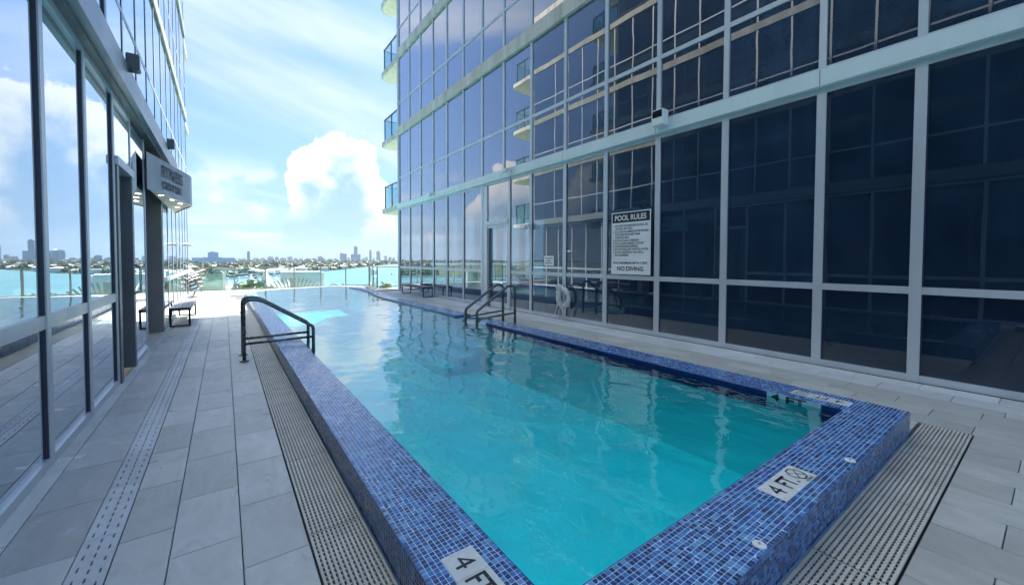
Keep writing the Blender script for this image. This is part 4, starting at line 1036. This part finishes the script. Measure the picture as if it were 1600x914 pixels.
def boat(a, d, L_, rz, label):
    c = pol(a, d, ZW); g_ = thing('boat', label, 'boat', (c.x, c.y, ZW), 'boats on the bay'); g_.rotation_euler[2] = rz; w_ = L_*0.27
    prof = [(-0.5, 0.9), (-0.2, 1.0), (0.15, 0.95), (0.38, 0.55), (0.5, 0.03)]
    V = []; F = []
    for s, k in prof: V += [(s*L_, -w_/2*k*0.7, -0.1), (s*L_, w_/2*k*0.7, -0.1), (s*L_+0.02*L_, w_/2*k, L_*0.11), (s*L_+0.02*L_, -w_/2*k, L_*0.11)]
    for i in range(len(prof)-1):
        for j in range(4): F.append((i*4+j, i*4+(j+1) % 4, (i+1)*4+(j+1) % 4, (i+1)*4+j))
    F += [(0, 3, 2, 1), (16, 17, 18, 19)]
    o = pyd('hull', V, F, 'hull'); o.parent = g_
    o = pyd('cabin', [(-0.3*L_, -w_*.33, L_*.11), (0.16*L_, -w_*.28, L_*.11), (0.16*L_, w_*.28, L_*.11), (-0.3*L_, w_*.33, L_*.11), (-0.26*L_, -w_*.28, L_*.22), (0.04*L_, -w_*.24, L_*.22), (0.04*L_, w_*.24, L_*.22), (-0.26*L_, w_*.28, L_*.22)],
        [(0, 1, 5, 4), (1, 2, 6, 5), (2, 3, 7, 6), (3, 0, 4, 7), (4, 5, 6, 7)], 'boatglass'); o.parent = g_
    o = link('flybridge', cube(M['hull']), None, g_); o.location = (-0.12*L_, 0, L_*.235); o.scale = (L_*.34, w_*.6, L_*.025)
random.seed(3)
for k in range(14):
    boat(-1.5+k*0.62+random.uniform(-.1, .1), shore_at(-1.5+k*0.62)-18-random.uniform(0, 30), random.uniform(14, 26), R(random.uniform(-30, 30)), 'white motor yacht moored in the marina along the island shore')
boat(19.0, 720, 11, R(80), 'lone small dark boat crossing the open bay on the right')
# tents on the near shore
def tent(a, d, s, h, z0, label):
    c = pol(a, d, z0); g_ = thing('tent', label, 'tent', (c.x, c.y, z0), 'white peaked tents'); g_.rotation_euler[2] = R(12*a)
    V = []; F = []; n = 8; prof = [(1, 0), (0.62, 0.22), (0.3, 0.52), (0.1, 0.84), (0.02, 1.0)]
    for rr, zz in prof:
        for i in range(n):
            k = 1.0 if i % 2 else 0.8; V.append((s*rr*k*math.cos(i*math.pi/4), s*rr*k*math.sin(i*math.pi/4), 3+h*zz))
    for j in range(len(prof)-1):
        for i in range(n): F.append((j*n+i, j*n+(i+1) % n, (j+1)*n+(i+1) % n, (j+1)*n+i))
    o = pyd('canvas_roof', V, F, 'canvas'); o.parent = g_
    for i in range(1, 8, 2):
        o = link('pole', cube(M['white']), None, g_); o.location = (s*.97*math.cos(i*math.pi/4), s*.97*math.sin(i*math.pi/4), 1.5-2); o.scale = (.18, .18, 7)
tl = ['white peaked tent rising behind the sun lounger stack', 'white peaked tent behind the left balustrade post', 'white peaked tent left of the round green tree', 'white peaked tent behind the round green tree', 'white peaked tent at the left end of the fan of slats', 'white peaked tent behind the left part of the fan', 'white peaked tent behind the middle of the fan']
for k, (a, d, s, h, z0) in enumerate(((-3.3, 150, 5.0, 4.6, -7.6), (0.35, 130, 4.5, 4.5, -10.9), (1.4, 120, 4.5, 4.6, -10.6), (2.6, 128, 4.8, 5.0, -10.6), (4.1, 118, 4.6, 5.2, -9.4), (5.2, 125, 4.6, 4.6, -10.6), (6.3, 140, 4.6, 4.0, -11.2))):
    tent(a, d, s, h, z0, tl[k])
# fan of tan slats below the terrace
fan = thing('slatted_fan', 'fan shaped screen of tan timber slats below the terrace behind the pool edge', 'screen', pol(7.0, 46, -3.4))
c = pol(7.0, 46, -3.4)
for i in range(22):
    a = R(-62+i*124/21); L0, L1 = 1.2, 3.05
    ex = Vector((math.cos(R(7)), -math.sin(R(7)), 0))
    d = ex*math.sin(a)*1.25+Vector((0, 0, 1))*math.cos(a)
    o = link('slat', cube(M['ipe']), None, fan, c+d*((L0+L1)/2)); o.scale = (0.15, 0.05, L1-L0)
    o.rotation_euler = (0, math.atan2(math.sin(a)*1.25, math.cos(a)), -R(7))
o = link('hub', cube(M['ipe']), None, fan, c+Vector((0, 0, 1.9))); o.scale = (0.5, 0.2, 2.2); o.rotation_euler = (0, 0, -R(7))
# trees on the near shore: trunk, limbs, leaves
def tree(name, label, x, y, z0, h, crown_r, matn, n=1100, leaf=0.28, flat=0.7):
    g_ = thing(name, label, 'tree', (x, y, z0), 'trees on the near shore')
    V, F = [], []; tube_data([(0, 0, 0), (0.1, 0.05, h*.35), (0, 0.1, h*.62)], [h*.035, h*.028, h*.02], 7, V, F)
    for k in range(5):
        a = k*1.26; tube_data([(0, .08, h*.5), (math.cos(a)*crown_r*.35, math.sin(a)*crown_r*.35, h*.68), (math.cos(a)*crown_r*.7, math.sin(a)*crown_r*.7, h*.8)], [h*.017, h*.012, h*.006], 5, V, F)
    o = pyd('trunk', V, F, 'bark'); o.parent = g_
    cl = [(rng.normal(size=3)*np.array((.48, .48, .38*flat))*crown_r*0.9 + np.array((0, 0, h*.8))) for _ in range(16)]
    V = []; F = []
    for i in range(n):
        cc = cl[i % 16]; d = rng.normal(size=3); d /= np.linalg.norm(d); p = cc+d*crown_r*0.34*rng.uniform(.5, 1.05)*np.array((1, 1, .75))
        t1 = np.cross(d, rng.normal(size=3)); t1 /= np.linalg.norm(t1)+1e-6; t2 = np.cross(d, t1); q = leaf*rng.uniform(.6, 1.2); b0 = len(V)
        V.extend([p-t1*q, p-t2*q*.55, p+t1*q, p+t2*q*.55]); F.append((b0, b0+1, b0+2, b0+3))
    o = pyd('crown', V, F, matn); o.parent = g_
q = pol(2.6, 52); tree('shade_tree', 'round bright green tree top just beyond the balustrade at left', q.x, q.y, -9.5, 8.6, 3.0, 'leaf', 1500, .30)
q = pol(12.2, 70); tree('shade_tree', 'low bright green tree top beyond the right part of the pool edge', q.x, q.y, -11.5, 9.2, 3.2, 'leaf', 1500, .32)
q = pol(19.4, 60); tree('shade_tree', 'green bush below the short balustrade beside the tower corner', q.x, q.y, -10.5, 7.8, 2.6, 'leaf', 900, .30)
def palm(label, x, y, z0, h):
    g_ = thing('palm_tree', label, 'palm', (x, y, z0), 'palms on the near shore')
    V, F = [], []; tube_data([(0, 0, 0), (0.15, 0, h*.5), (0.1, 0.1, h)], [.22, .17, .13], 7, V, F); o = pyd('trunk', V, F, 'bark'); o.parent = g_
    V = []; F = []
    for k in range(14):
        a = k*2.4; el_ = R(rng.uniform(-25, 65)); L_ = rng.uniform(1.7, 2.4)
        for s in range(6):
            t0 = s/6*L_; t1 = (s+1)/6*L_
            def pt(t, side):
                rr = t*math.cos(el_); zz = h+t*math.sin(el_)-0.28*t*t
                w_ = 0.32*math.sin(math.pi*min(.97, t/L_+.08))*side
                return (0.1+rr*math.cos(a)-w_*math.sin(a), 0.1+rr*math.sin(a)+w_*math.cos(a), zz-abs(w_)*.5)
            for sd_ in (-1, 1):
                b0 = len(V); V += [pt(t0, 0), pt(t1, 0), pt(t1-.1, sd_), pt(t0, sd_)]; F.append((b0, b0+1, b0+2, b0+3))
    o = pyd('crown', V, F, 'frond'); o.parent = g_
for a, d, z0, h, lab in ((12.9, 78, -13.0, 8.6, 'palm tree top right of the low green tree'), (16.3, 74, -12.5, 8.2, 'palm tree top below the balustrade corner'), (18.1, 66, -12.0, 9.4, 'tall palm tree top beside the tower corner'), (9.9, 84, -13.5, 8.2, 'small dark palm tree top near the middle of the pool edge')):
    q = pol(a, d); palm(lab, q.x, q.y, z0, h)

# ------------------------------------------------------------------ sea haze
HAZE = 0.00006
if HAZE:
    m = bpy.data.materials.new('sea haze'); m.use_nodes = True; t = m.node_tree; t.nodes.clear()
    pv_ = t.nodes.new('ShaderNodeVolumePrincipled'); pv_.inputs['Color'].default_value = (0.72, 0.86, 1.0, 1); pv_.inputs['Density'].default_value = HAZE
    o = t.nodes.new('ShaderNodeOutputMaterial'); t.links.new(pv_.outputs[0], o.inputs['Volume'])
    M['haze'] = m
    hb = pyd('haze', [(x, y, z) for z in (ZW-2, 260) for x, y in ((-9500, -9500), (9500, -9500), (9500, 9500), (-9500, 9500))],
        [(3, 2, 1, 0), (4, 5, 6, 7), (0, 1, 5, 4), (1, 2, 6, 5), (2, 3, 7, 6), (3, 0, 4, 7)], 'haze')
    tag(hb, kind='stuff')
